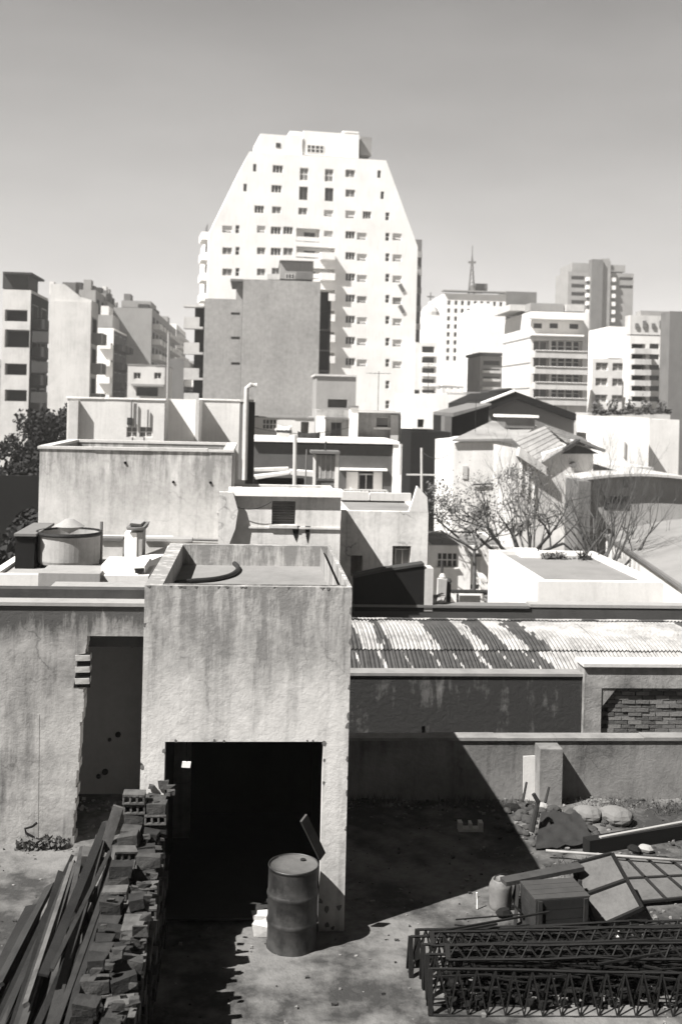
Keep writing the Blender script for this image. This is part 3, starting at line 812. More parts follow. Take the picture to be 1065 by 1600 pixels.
# white awning boards in front of the brick house
aw = thing('awning', 'pale slanting awning boards over the roof before the brick house', 'awning', Frame(396, 750, 36, PSI, GZ).o, PSI)
af = Frame(396, 750, 36, PSI, GZ)
P_ = [af.uz(*p_) for p_ in ((397, 744), (452, 738), (452, 741), (400, 749))]
MB().prism(P_, 0, .8).build('board', OFFW, aw)
P_ = [af.uz(*p_) for p_ in ((397, 735), (452, 733), (452, 739), (397, 739))]
MB().prism(P_, .9, 1.4).build('board', PALE, aw)
P_ = [af.uz(*p_) for p_ in ((453, 735), (520, 740), (520, 748), (453, 742))]
MB().prism(P_[::-1], .1, .9).build('board', OFFW, aw)
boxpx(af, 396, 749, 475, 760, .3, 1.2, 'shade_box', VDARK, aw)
# roof cabinet
cb = thing('roof_cabinet', 'tall weathered wooden pigeon loft standing on posts on the terrace roof', 'cabinet', Frame(485, 735, 31, PSI, 0).o, PSI)
cf = Frame(485, 735, 31, PSI, 0)
boxpx(cf, 493, 711, 523, 748, .05, .5, 'panel', grime('loft_boards', .32, dark=.5, var=.5, scale=3, streak=.6, streakz=.4), cb)
for k, (xa, xb) in enumerate(((489, 493), (523, 529))): boxpx(cf, xa, 710, xb, 765, 0, .12, 'leg', OFFW, cb)
boxpx(cf, 486, 705, 531, 709, -.15, .7, 'roof_board', MID, cb)
boxpx(cf, 494, 752, 522, 758, .1, .3, 'shelf', MID, cb)
for k in range(3): boxpx(cf, 500 + 8 * k, 711, 501 + 8 * k, 747, .035, .048, 'batten', PALE, cb)
def post(name, label, cat, x0, y0, x1, y1, Y, r, mat, n=7):
    A = at(x0, y0, Y); B = at(x0 + (x1 - x0), y1, Y)
    o = MB().tube([(0, 0, 0), tuple(B - A)], r, n).build(name, mat); o.location = A
    return tag(o, label, cat)
post('metal_post', 'pale metal post standing on the terrace left of the pigeon loft', 'post', 460, 762, 461, 680, 30, .055, PALE)
post('metal_post', 'thin rusty rod standing close to the pigeon loft', 'rod', 477, 762, 479, 702, 30, .02, MID)
post('vent_rod', 'short rod with a knob on top of the pigeon loft', 'rod', 508, 705, 509, 690, 31.2, .025, DARK)

m1 = Building('terrace_house', 'white terrace house with a barred square window above the brick front', 'house', 396, 494, 652, 52, 4, OFFW, par=.1, yref=670, coping=GREY)
m1.win(410, 655, 432, 671, 'grid', .2); m1.win(470, 659, 482, 678, 'open', .8)
m1.done()
def cloth(name, label, cat, x0, y0, x1, y1, Y, mat, sag=.08):
    A = at(x0, y0, Y); B = at(x1, y0, Y); h = (y1 - y0) / FPX * Y; nn, mk = 18, 6
    m = MB()
    for i in range(nn + 1):
        t_ = i / nn
        for j in range(mk + 1):
            s_ = j / mk
            m.v.append(((B.x - A.x) * t_, .06 * math.sin(t_ * 21) * s_ + .02 * math.sin(s_ * 4 + t_ * 5), -h * s_ - sag * math.sin(math.pi * t_)))
    for i in range(nn):
        for j in range(mk):
            a_ = i * (mk + 1) + j; m.f.append((a_, a_ + 1, a_ + mk + 2, a_ + mk + 1)); m.mi.append(0)
    o = m.build(name, mat, smooth=True, fix=False); o.location = A
    md = o.modifiers.new('thickness', 'SOLIDIFY'); md.thickness = .02
    return tag(o, label, cat)
cloth('hanging_cloth', 'dark blanket hung out on the terrace rail', 'blanket', 465, 674, 500, 688, 46, plain('dark_cloth', .02, .95))
cloth('hanging_cloth', 'white sheet hung out under the square window', 'sheet', 434, 664, 456, 678, 47, plain('white_cloth', .7, .95))
bx_ = thing('washing_sink', 'small white outdoor sink cabinet with a dark top on the terrace', 'sink', Frame(433, 675, 46.6, PSI, GZ).o, PSI); bf = Frame(433, 675, 46.6, PSI, GZ)
boxpx(bf, 433, 676, 452, 692, 0, .5, 'cabinet', WHITE, bx_); boxpx(bf, 432, 672.5, 456, 676, -.1, .6, 'top', DARK, bx_)
rl = MB()
ra, rb = at(398, 676, 45.5), at(612, 684, 45.5)
cl_ = MB().tube([ra + (rb - ra) * t_ / 12 + Vector((0, 0, -.15 * math.sin(math.pi * t_ / 12))) for t_ in range(13)], .012, 4)
m3 = Building('terrace_rooms', 'peeling terrace rooms with white piers and two small windows', 'house', 494.5, 626, 640, 50, 4, grime('peeling_render', .36, dark=.4, var=.7, streak=.5, scale=1.2), par=.1, yref=670)
m3.win(517, 660, 533, 681, 'tall', .25); m3.win(588, 652, 608, 668, 'shutg', .35)
m3.done()
boxpx(m3.fr, 494, 650, 508, 690, -.25, -.004, 'pier', WHITE, m3.root); boxpx(m3.fr, 546, 637, 559, 692, -.5, -.004, 'pier', WHITE, m3.root)
boxpx(m3.fr, 545, 634, 560, 637, -.6, -.0045, 'pier_cap', MID, m3.root)
boxpx(m3.fr, 610, 648, 622, 690, -.2, -.005, 'pier', PALE, m3.root)
boxpx(m3.fr, 560, 642, 624, 645, -.6, -.005, 'canopy', PALE, m3.root)
boxpx(m3.fr, 584, 668, 612, 671, -.15, -.005, 'sill', WHITE, m3.root)
boxpx(m3.fr, 507, 652, 545, 655, -.35, -.005, 'canopy', MID, m3.root)
post('drain_pipe', 'pipe running down the white pilaster of the brick house', 'pipe', 624, 742, 625, 694, 43.4, .06, OFFW)
post('street_pole', 'slim pole with a crossbar against the shaded lane', 'pole', 658, 790, 658, 700, 62, .06, PALE)
o = MB().bar((-.9, 0, 0), (.9, 0, .02), .08).build('crossbar', PALE, bpy.data.objects['street_pole']); o.location = (0, 0, 1.75)

# ------------------------------------------------------------------ middle ground right: lane, sheds, gables
r8 = Building('roof_house', 'white flat roofed house stepping down to the dark lane', 'house', 645, 734, 615, 95, 12, WHITE, par=.5, yref=630)
r8.done()
for k, x in enumerate((690, 699, 709, 719)): r8.block('vent', x, 606, x + 5, 614, 2, 2.6, OFFW)
r8.block('roof_room', 686, 603, 724, 608, 3, 5, GREY)
r8c = Building('roof_house', 'white wall with small dark door above the shaded lane', 'house', 644, 700, 640, 80, 8, WHITE, par=.4, yref=655)
r8c.win(652, 655, 662, 668, 'plain', .5); r8c.done()
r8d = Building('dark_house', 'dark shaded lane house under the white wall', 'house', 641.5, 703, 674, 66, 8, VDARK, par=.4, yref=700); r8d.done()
r8e = Building('lane_building', 'grey house with railed roof beside the dark gabled shed', 'house', 728, 768, 612, 100, 10, GREY, par=.4, yref=630)
r8e.grid([737, 747, 757], [622, 636], 6, 7, 'plain'); r8e.done()

# dark gabled warehouse
ga = thing('gabled_warehouse', 'dark grey gabled warehouse with black roof edge behind the white sheds', 'warehouse', Frame(762, 660, 78, PSI, GZ).o, PSI)
gf = Frame(762, 660, 78, PSI, GZ)
GP = [gf.uz(*p_) for p_ in ((762, 700), (896, 720), (896, 657), (803, 623), (762, 641))]
GP = [(GP[0][0], 0), (GP[1][0], 0)] + GP[2:]
MB().prism(GP, 0, 16).build('wall', grime('grey_shed_face', .15, dark=.7, var=.3, streak=.1, scale=.4), ga)
def slab(pa, pb, th, v0, v1, name, mat, parent, ov=0.0):
    (ua, za), (ub, zb_) = pa, pb
    d = Vector((ub - ua, zb_ - za)).normalized(); a2 = (ua - d.x * ov, za - d.y * ov); b2 = (ub + d.x * ov, zb_ + d.y * ov)
    return MB().prism([(a2[0], a2[1] + .004), (b2[0], b2[1] + .004), (b2[0], b2[1] + th), (a2[0], a2[1] + th)], v0, v1).build(name, mat, parent)
ap = GP[3]
slab(ap, (GP[2][0], GP[2][1]), .5, -.5, 16.2, 'roof', VDARK, ga, .0); slab((GP[4][0], GP[4][1]), ap, .5, -.5, 16.2, 'roof', VDARK, ga, .0)
slab((ap[0] - 2.4, ap[1] - .95 + .52), (ap[0] - .05, ap[1] + .52), .12, -.6, .3, 'edge_flashing', WHITE, ga)
MB().box(GP[2][0] - 3.4, GP[2][0] - 1.2, -.05, -.004, GP[2][1] - 3.0, GP[2][1] - .8).build('grille', DARK, ga)
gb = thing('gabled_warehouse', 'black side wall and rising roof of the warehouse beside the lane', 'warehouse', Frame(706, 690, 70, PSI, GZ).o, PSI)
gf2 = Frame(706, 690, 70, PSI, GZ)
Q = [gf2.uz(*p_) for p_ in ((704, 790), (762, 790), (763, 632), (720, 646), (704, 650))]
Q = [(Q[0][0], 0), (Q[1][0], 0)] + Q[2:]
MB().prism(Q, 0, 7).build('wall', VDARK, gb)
boxpx(gf2, 693, 650, 704, 760, -.3, 1, 'side_pier', MID, gb)
Q2 = [gf2.uz(*p_) for p_ in ((704, 651), (763, 633), (763, 630), (704, 645))]
MB().prism(Q2, -.8, 7).build('roof', MID, gb)
cap = thing('roof_monitor', 'black roof monitor rising behind the warehouse gable', 'roof monitor', Frame(765, 625, 96, PSI, GZ).o, PSI)
cpf = Frame(765, 625, 96, PSI, GZ)
Q = [cpf.uz(*p_) for p_ in ((762, 640), (832, 640), (821, 620), (797, 607), (765, 612))]
MB().prism(Q, 0, 3).build('monitor_body', VDARK, cap)
Q = [cpf.uz(*p_) for p_ in ((762, 614), (797, 609), (797, 606), (762, 611))]; MB().prism(Q, -.4, 3.2).build('monitor_roof', DARK, cap)

# white sheds
WS = grime('whitewashed_wall', .72, dark=.6, var=.4, streak=.5, scale=.35, lo=.45)
w1 = thing('white_shed', 'white shed with a shallow pitched roof and a square skylight box', 'shed', Frame(708, 740, 60, PSI, GZ).o, PSI)
wf = Frame(708, 740, 60, PSI, GZ)
Q = [wf.uz(*p_) for p_ in ((708, 790), (800, 790), (800, 693), (760, 687), (708, 692))]
Q = [(Q[0][0], 0), (Q[1][0], 0)] + Q[2:]
MB().prism(Q, 0, 7).build('wall', WS, w1)
# roof that climbs away from us
ra = [wf.w(*p_) for p_ in ()]
u_l, z_l = wf.uz(706, 690, -.2); u_m, z_m = wf.uz(760, 686, -.2); u_r, z_r = wf.uz(812, 690, -.2)
rf = MB()
zt1 = wf.uz(795, 657, 8)[1]
def sheet(a, b, c, d, th=.12):
    m_ = MB(); i = 0
    up = Vector((0, 0, th))
    A_, B_, C_, D_ = map(Vector, (a, b, c, d))
    m_.quad(A_, B_, C_, D_); m_.quad(A_ + up, B_ + up, C_ + up, D_ + up)
    for p_, q_ in ((A_, B_), (B_, C_), (C_, D_), (D_, A_)): m_.quad(p_, q_, q_ + up, p_ + up)
    return m_
u1_, z1_ = wf.uz(783, 662, 7.5); u2_, z2_ = wf.uz(838, 668, 7.5)
sheet((u_l, -.2, z_l), (u_r, -.2, z_r + .05), (u2_, 7.5, z2_), (u1_ - .6, 7.5, z1_ + .05)).build('roof', grime('old_white_roof', .27, dark=.45, var=.7, scale=.4, streak=0), w1)
a = wf.uz(783, 652, 6); b = wf.uz(828, 664, 6)
sk = MB().box(a[0], b[0], 5.0, 7.2, b[1] - .2, b[1] + .45); sk.build('skylight', MID, w1)
MB().box(a[0] - .2, b[0] + .2, 4.8, 7.4, b[1] + .453, b[1] + .6).build('skylight_lid', WHITE, w1)
MB().tube([wf.uz(738, 757, 0)[:1] + (-.1, wf.uz(738, 757)[1]), wf.uz(790, 755, 0)[:1] + (-.1, wf.uz(790, 755)[1])], .05, 5).build('pipe', DARK, w1)
boxpx(wf, 722, 728, 730, 748, -.06, -.004, 'door', PALE, w1)
w2 = thing('tiled_shed', 'pale shed with worn tiled gable roof and a steep slanting cornice', 'shed', Frame(806, 740, 52, PSI, GZ).o, PSI)
w2f = Frame(806, 740, 52, PSI, GZ)
W2 = grime('patchy_render', .6, dark=.45, var=.7, streak=.5, scale=.5, lo=.4)
Q = [w2f.uz(*p_) for p_ in ((806, 820), (902, 820), (940, 705), (902, 688), (852, 709), (842, 727), (806, 700))]
Q = [(Q[0][0], 0), (w2f.uz(925, 760)[0], 0), (w2f.uz(925, 760)[0], Q[2][1])] + Q[3:6] + [Q[6]]
MB().prism(Q, 0, 5).build('wall', W2, w2)
TL = grime('old_tiles', .24, dark=.5, var=.7, streak=.6, scale=.8, streakz=2.2)
def roofrow(f, p00, p10, p11, p01, v0, v1, nr, mat, parent):
    """overlapping courses from the eave (p00-p10 at depth v0) to the ridge (p01-p11 at depth v1)"""
    A_ = Vector((f.uz(*p00, v0)[0], v0, f.uz(*p00, v0)[1])); B_ = Vector((f.uz(*p10, v0)[0], v0, f.uz(*p10, v0)[1]))
    C_ = Vector((f.uz(*p11, v1)[0], v1, f.uz(*p11, v1)[1])); D_ = Vector((f.uz(*p01, v1)[0], v1, f.uz(*p01, v1)[1]))
    for k in range(nr):
        a_, b_ = k / nr, (k + 1.06) / nr
        P0, P1 = A_.lerp(D_, a_), B_.lerp(C_, a_); P2, P3 = B_.lerp(C_, min(b_, 1)), A_.lerp(D_, min(b_, 1))
        up = Vector((0, 0, .06)); dn = Vector((0, 0, .005))
        m_ = MB(); m_.quad(P0 + up, P1 + up, P2 + dn, P3 + dn); m_.quad(P0, P1, P1 + up, P0 + up); m_.quad(P0, P0 + up, P3 + dn, P3 + dn * .5); m_.quad(P1, P2 + dn * .5, P2 + dn, P1 + up)
        m_.quad(P0, P3 + dn * .4, P2 + dn * .4, P1)
        m_.build('tile_course', mat, parent)
roofrow(w2f, (842, 727), (884, 700), (850, 666), (800, 686), -.3, 4.5, 7, TL, w2)
roofrow(w2f, (884, 692), (942, 706), (905, 682), (850, 664), -.25, 4.6, 6, TL, w2)
slab(w2f.uz(876, 705), w2f.uz(900, 690), .14, -.5, .1, 'gable_board', DARK, w2); slab(w2f.uz(900.5, 690), w2f.uz(940, 706), .14, -.5, .1, 'gable_board', MID, w2)
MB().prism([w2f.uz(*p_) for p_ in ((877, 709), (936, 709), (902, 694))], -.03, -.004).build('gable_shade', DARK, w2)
Q = [w2f.uz(*p_) for p_ in ((805, 712), (848, 741), (848, 728), (808, 698))]
MB().prism(Q, -.55, -.004).build('cornice', PALE, w2)
for x, y0, y1 in ((812, 716, 770), (822, 722, 780), (833, 731, 790)): boxpx(w2f, x, y0, x + 3, y1, -.1, -.005, 'pilaster', WHITE, w2)
MB().lathe([(.0, 0), (.16, 0), (.14, .25), (0, .25)], 10).build('vent', MID, w2); o = COL.objects[-1]; u, z = w2f.uz(894, 726); o.location = (u, -.001, z); o.rotation_euler = (math.pi / 2, 0, 0)

# walls further right
r9 = Building('white_yard_wall', 'broad white wall with a shaded side, right of the tiled shed', 'wall', 940, 1013, 651, 75, 6, WHITE, par=.3, yref=680); r9.done()
r9.block('pipe', 974, 690, 976, 714, -.1, -.006, PALE)
r9c = Building('white_yard_wall', 'pale garden wall with plants along its top, in front of the far blocks', 'wall', 918, 1046, 645, 98, 4, PALE, par=.3, yref=655); r9c.done()
r9d = Building('yard_house', 'recessed pale wall with a slanting shadow at the right edge', 'wall', 1013.5, 1060, 655, 79, 5, OFFW, par=.3, yref=680); r9d.done()
r9e = Building('yard_house', 'low flat roofed annex between tiled shed and white wall', 'annex', 893, 975, 662, 84, 6, OFFW, par=.3, yref=690); r9e.win(900, 668, 914, 690, 'plain', .2); r9e.done()
r9e.block('roof_slab', 918, 714, 1000, 718, -6, -.01, GREY)
r10 = Building('yard_annex', 'flat grey canopy roof edge right of the shed gable', 'canopy', 905, 1020, 728, 58, 6, PALE, par=0, yref=728); r10.done()
pl = MB(); random.seed(5)
A = at(925, 648, 97); B = at(1046, 645, 97)
for k in range(900):
    t_ = random.random(); P = A.lerp(B, t_) + Vector((0, random.uniform(-.4, .4), abs(random.gauss(0, .5)) * (1 if math.sin(t_ * 30) > -.3 else .3)))
    s_ = random.uniform(.12, .26); d1 = Vector((random.gauss(0, 1), random.gauss(0, 1), random.gauss(0, 1))).normalized() * s_; d2 = d1.orthogonal().normalized() * s_ * .6
    pl.quad(P - d1, P - d2, P + d1, P + d2)
o = pl.build('hedge', plain('dark_leaves', .06, .8), fix=False); tag(o, 'dark plants growing along the top of the pale garden wall', 'hedge')

SH = grime('shed_wall_grey', .33, dark=.6, var=.6, streak=.4, scale=.5, lo=.4)
r11 = thing('arched_shed', 'long grey shed wall with a low arched roof edge at the right', 'shed', Frame(902, 780, 50, PSI, GZ).o, PSI)
r11f = Frame(902, 780, 50, PSI, GZ)
arc = [r11f.uz(902 + 17 * k, 752 - 9 * math.sin(math.pi * min(1, (k + .8) / 12))) for k in range(12)]
Q = [(0, 0), (arc[-1][0], 0)] + arc[::-1]
MB().prism(Q, 0, 9).build('wall', SH, r11)
for k in range(11):
    slab(arc[k], arc[k + 1], .12, -.5, 9.1, 'roof_strip', grime('pale_roof_felt', .45, dark=.5, var=.5, scale=.5, streak=0), r11)
u0, z1 = r11f.uz(943, 775); u1, z0 = r11f.uz(982, 796); 
MB().prism([(u0, z0), (u1, z0), (u1, z1), (u0, z1)], -.03, -.004).build('panel', DARK, r11)
MB().prism([r11f.uz(*p_) for p_ in ((972, 762), (980, 760), (974, 742))], -.2, -.005).build('fin', MID, r11)
boxpx(r11f, 902, 752, 921, 872, -2.0, -.01, 'corner_pier', MID, r11)
# low vaulted shed whose eave runs away from us
A = at(946, 838, 47); B = at(1072, 924, 32)
br = thing('vaulted_shed', 'white walled shed with a pale vaulted roof running out of the picture on the right', 'shed', (B.x, B.y, GZ), 0)
O = Vector((B.x, B.y, GZ)); RW = grime('pale_barrel_roof', .2, dark=.6, var=.5, scale=.6, streak=0, fine=14)
wl = MB(); z3 = Vector((0, 0, GZ)); a_, b_ = A - O, B - O
ga_, gb_ = Vector((a_.x, a_.y, 0)), Vector((b_.x, b_.y, 0)); X12 = Vector((13, .9, 0))
wl.quad(gb_, ga_, a_, b_); wl.quad(gb_ + X12, ga_ + X12, a_ + X12, b_ + X12); wl.quad(gb_, gb_ + X12, b_ + X12, b_); wl.quad(ga_, ga_ + X12, a_ + X12, a_)
wl.build('wall', OFFW, br)
def vr(t_): return X12 * t_ + Vector((0, 0, 1.0 * math.sin(math.pi * t_) ** .8))
for k in range(9):
    sheet(b_ + vr(k / 9), b_ + vr((k + 1) / 9), a_ + vr((k + 1) / 9), a_ + vr(k / 9), .06 + .012 * (k % 2)).build('roof_strip', RW, br)
MB().bar(b_ + Vector((-.06, 0, .06)), a_ + Vector((-.06, 0, .06)), .12, .1).build('gutter', MID, br)

# gravel flat roof
gr = Building('flat_roofed_house', 'low white house with gravel flat roof just beyond the corrugated vault', 'house', 840, 1036, 908, 33, 7.0, OFFW, par=.14, yref=908, wt=.3, roofmat=grime('pale_gravel', .2, dark=.6, var=.4, scale=1, streak=0, fine=30, speck=.6), zb=GZ)
gr.done()
cbx = gr.block('roof_tank', 815, 863, 848, 888, 6.0, 7.2, WHITE)
gr.block('parapet_block', 850, 868, 926, 884, 6.3, 7.0, PALE)
for k, x in enumerate((856, 874, 911)):
    s_ = MB(); random.seed(k)
    for q_ in range(160):
        u, z = gr.fr.uz(x + random.gauss(0, 5), 872 + random.gauss(0, 4), 5.8); P = Vector((u, 5.8 + random.gauss(0, .1), z)); r_ = random.uniform(.04, .09)
        d1 = Vector((random.gauss(0, 1), random.gauss(0, 1), random.gauss(0, 1))).normalized() * r_; d2 = d1.orthogonal().normalized() * r_ * .6
        s_.quad(P - d1, P - d2, P + d1, P + d2)
    o = s_.build('potted_bush', plain('dark_leaves', .06, .8), fix=False); o.location = gr.fr.o; o.rotation_euler = (0, 0, PSI)
    tag(o, ['small bush at the left end of the gravel roof ledge', 'dark bush in the middle of the gravel roof ledge', 'small bush at the right end of the gravel roof ledge'][k], 'bush')

# little white house and its garden
hs = Building('garden_house', 'little white garden house with a barred window and a narrow door behind the tree', 'house', 668, 800, 852, 46, 5, WS, par=.1, yref=880)
hs.win(683, 864, 715, 887, 'grid', .2); hs.win(735, 872, 749, 924, 'shut', .1)
hs.done()
hs.block('sill', 681, 887, 717, 889, -.12, -.004, WHITE); hs.block('canopy', 733, 866, 752, 870, -.4, -.004, MID)
bn = thing('garden_bench', 'dark slatted bench with a pale box under it in front of the garden house', 'bench', Frame(707, 935, 42, PSI, 0).o, PSI)
bnf = Frame(707, 935, 42, PSI, 0)
boxpx(bnf, 705, 925, 808, 927.5, 0, .5, 'seat', DMETAL, bn)
for x in (713, 757): boxpx(bnf, x, 928, x + 3, 950, .05, .12, 'leg', DMETAL, bn)
boxpx(bnf, 717, 930, 750, 950, .6, 1.2, 'box_below', PALE, bn)
boxpx(bnf, 759, 932, 812, 934, -.3, .3, 'lower_slat', MID, bn); boxpx(bnf, 759, 938, 806, 941, -.5, .1, 'lower_slat', MID, bn)
# rubble ridge & post near the black lean-to
for (x0, y0, x1, y1, Y, nm, lb, ct, mt) in ((684, 905, 697, 955, 27.5, 'gate_pier', 'rough masonry pier topped with a ball near the lean-to', 'pier', PALE), (697, 912, 703, 955, 27.8, 'gate_pier', 'dark slim pier beside the rough masonry one', 'pier', DARK)):
    f_ = Frame(x0, y1, Y, PSI, -1); o = thing(nm, lb, ct, f_.o, PSI)
    boxpx(f_, x0, y0, x1, y1, 0, .3, 'pier_body', mt, o, jit=.02)
    u, z = f_.uz((x0 + x1) / 2, y0, .15); MB().lathe([(.0, 0), (.05, .0), (.09, .06), (.05, .14), (.0, .15)], 10, (u, .15, z)).build('cap', mt, o)
post('garden_pole', 'short dark pole beside the garden house window', 'pole', 690, 905, 690, 876, 40, .05, DARK)

# ================================================================== TREES
def tree(name, label, cat, base, r0, h0, lean, limbs, seed, mat, leafmat=None, nleaf=0, leaf=(.05, .1), spread=.55, up=.35, depth=5, group=None, leafbox=None, shrink=.72, stems=1, kidr=.7):
    rnd = random.Random(seed)
    root = thing(name, label, cat, base, 0, group)
    tr = MB(); cr = MB(); tips = []
    def grow(p, d, ln, r, k):
        pts = [p]; rs = [r]; n_ = 4 if k < 2 else 3
        for i in range(n_):
            d = (d + Vector((rnd.gauss(0, .12), rnd.gauss(0, .12), rnd.gauss(0, .08) + .04))).normalized()
            p = p + d * ln / n_; pts.append(p); rs.append(r * (1 - .32 * (i + 1) / n_))
        (tr if k == 0 else cr).tube(pts, rs, 7 if k < 2 else (5 if k < 3 else 3), cap=False)
        if k >= depth - 2: tips.append((pts[-1], d)); tips.append((pts[1], d))
        if k >= depth: return
        nb = limbs if k == 0 else rnd.choice((2, 3, 3))
        for j in range(nb):
            a = rnd.uniform(0, 6.28) if k else 6.28 * j / nb + rnd.uniform(-.4, .4)
            side = Vector((math.cos(a), math.sin(a), 0)); side = (side - d * side.dot(d)).normalized()
            nd = (d * rnd.uniform(.5, .9) + side * rnd.uniform(.7, 1.2) * spread + Vector((0, 0, up * rnd.uniform(.3, 1)))).normalized()
            st = pts[-1] if (j == 0 or k == 0) else pts[rnd.choice((-1, -2))]
            grow(st, nd, ln * shrink * rnd.uniform(.8, 1.2), rs[-1] * kidr * rnd.uniform(.85, 1.1), k + 1)
    for q_ in range(stems):
        dd = Vector(lean) if stems == 1 else Vector((rnd.gauss(0, .4), rnd.gauss(0, .4), 1)).normalized()
        grow(Vector((rnd.uniform(-.1, .1), rnd.uniform(-.1, .1), -.1)), dd.normalized(), h0, r0, 0)
    tr.build('trunk', mat, root, fix=False, smooth=True)
    o = cr.build('branches', mat, root, fix=False, smooth=True)
    if nleaf:
        lf = MB()
        for i in range(nleaf):
            t_, d = rnd.choice(tips); P = t_ + Vector((rnd.gauss(0, .14), rnd.gauss(0, .14), rnd.gauss(0, .12)))
            if leafbox and not leafbox(P): continue
            s_ = rnd.uniform(*leaf)
            a = Vector((rnd.gauss(0, 1), rnd.gauss(0, 1), rnd.gauss(0, 1))).normalized(); b = a.orthogonal().normalized()
            lf.quad(P - a * s_, P - b * s_ * .55, P + a * s_, P + b * s_ * .55)
        lf.build('crown', leafmat, root, fix=False)
    return root
BARK = grime('bark', .03, dark=.5, scale=5, streak=.3)
TWIG = plain('grey_twigs', .07, .9)
LEAF = plain('dry_leaves', .1, .9); LEAFD = plain('deep_dark_leaves', .02, .9)
p_ = at(802, 905, 44); b0 = Vector((p_.x, p_.y, GZ))
tree('bare_tree', 'nearly bare tree with dark forked trunk before the garden house', 'tree', b0, .17, 2.95, (-.02, 0, 1), 5, 11, BARK, LEAF, 900, (.035, .07), 1.25, .2, 6,
     leafbox=lambda P: P.x < .3, shrink=.68, kidr=.72)
p_ = at(862, 868, 42.5); b1 = Vector((p_.x, p_.y, GZ))
tree('bare_tree', 'taller bare tree with upright twigs standing behind the gravel roof', 'tree', b1, .12, 3.1, (0.1, 0, 1), 4, 23, TWIG, None, 0, spread=.55, up=.7, depth=6, shrink=.66, stems=6, kidr=.72)
p_ = at(752, 850, 45.2); b2 = Vector((p_.x, p_.y, GZ))
tree('small_tree', 'low dull leafy tree crown left of the dark forked trunk', 'tree', b2, .10, 3.3, (0, 0, 1), 5, 31, TWIG, LEAF, 2600, (.04, .09), 1.5, .1, 5, shrink=.6, kidr=.72)
b3 = Vector(r11f.w(3.6, -1.2, 0))
tree('small_tree', 'small bare bush standing against the long grey shed wall', 'tree', b3, .06, 2.4, (0, 0, 1), 4, 41, TWIG, LEAFD, 500, (.04, .08), .6, .3, 3, shrink=.5)
# cactus with pale pads in the fork
ca = thing('prickly_pear', 'pale prickly pear cactus glowing behind the forked trunk', 'cactus', (b0.x - .5, b0.y + 1.2, GZ), 0)
random.seed(3)
for (dx, dz, w_, h_, an_) in ((0, .9, .2, .9, .1), (-.35, 1.7, .2, .4, -.5), (.05, 1.85, .17, .42, .1), (.45, 1.7, .16, .42, .7), (-.15, 2.4, .16, .34, -.2), (-.6, 2.1, .14, .26, -.8), (.3, 2.2, .12, .26, .3)):
    m_ = MB(); ng = 14
    for sgn in (-1, 1):
        m_.v.append((0, sgn * .05, 0)); c_ = len(m_.v) - 1
        for k in range(ng): a = 2 * math.pi * k / ng; m_.v.append((w_ * math.cos(a), sgn * .015, h_ * math.sin(a)))
        for k in range(ng): m_.f.append((c_, c_ + 1 + k, c_ + 1 + (k + 1) % ng)); m_.mi.append(0)
    for k in range(ng): a_, b_ = 1 + k, 1 + (k + 1) % ng; m_.f.append((a_, b_, b_ + ng + 1, a_ + ng + 1)); m_.mi.append(0)
    o = m_.build('pad', OFFW, ca); o.location = (dx, 0, dz); o.rotation_euler = (0, an_, random.uniform(-.3, .3))
# dark trees at the left edge
def bushy(name, label, base, h, r, n, seed):
    rnd = random.Random(seed); root = thing(name, label, 'tree', base, 0)
    MB().tube([(0, 0, 0), (.1, 0, h * .3), (0, .1, h * .6)], [.16, .12, .07], 7, cap=False).build('trunk', BARK, root, fix=False)
    lf = MB(); cl = [(Vector((rnd.gauss(0, r * .5), rnd.gauss(0, r * .5), h * rnd.uniform(.35, .95))), r * rnd.uniform(.22, .42)) for _ in range(34)]
    bm_ = MB()
    for c_, q_ in cl: bm_.tube([(0, .05, h * .4), c_ * .6 + Vector((0, 0, h * .2)), c_], [.06, .04, .02], 4, cap=False)
    bm_.build('branches', BARK, root, fix=False)
    for _ in range(n):
        c_, q_ = rnd.choice(cl)
        P = c_ + Vector((rnd.gauss(0, 1), rnd.gauss(0, 1), rnd.gauss(0, .8))).normalized() * q_ * rnd.uniform(.6, 1.15)
        s_ = rnd.uniform(.07, .16); a = Vector((rnd.gauss(0, 1), rnd.gauss(0, 1), rnd.gauss(0, 1))).normalized(); b = a.orthogonal().normalized()
        lf.quad(P - a * s_, P - b * s_ * .6, P + a * s_, P + b * s_ * .6)
    lf.build('crown', plain('deep_leaves', .01, .9), root, fix=False); return root
p_ = at(66, 700, 62); bushy('leafy_tree', 'dark leafy tree between the blank gable and the long wall', (p_.x, p_.y, GZ), 8.6, 2.3, 9000, 1)
p_ = at(28, 720, 45); bushy('leafy_tree', 'darker leafy tree at the left picture edge', (p_.x, p_.y, GZ), 6.6, 2.2, 9000, 2)
p_ = at(45, 760, 34); bushy('leafy_tree', 'low dark tree beside the left end of the long wall', (p_.x, p_.y, GZ), 5.4, 1.6, 8000, 3)
sb = Building('shaded_house', 'black shaded house wall behind the long wall at the left edge', 'house', -40, 72, 742, 42, 4, VDARK, par=.2, yref=780, zb=GZ); sb.done()

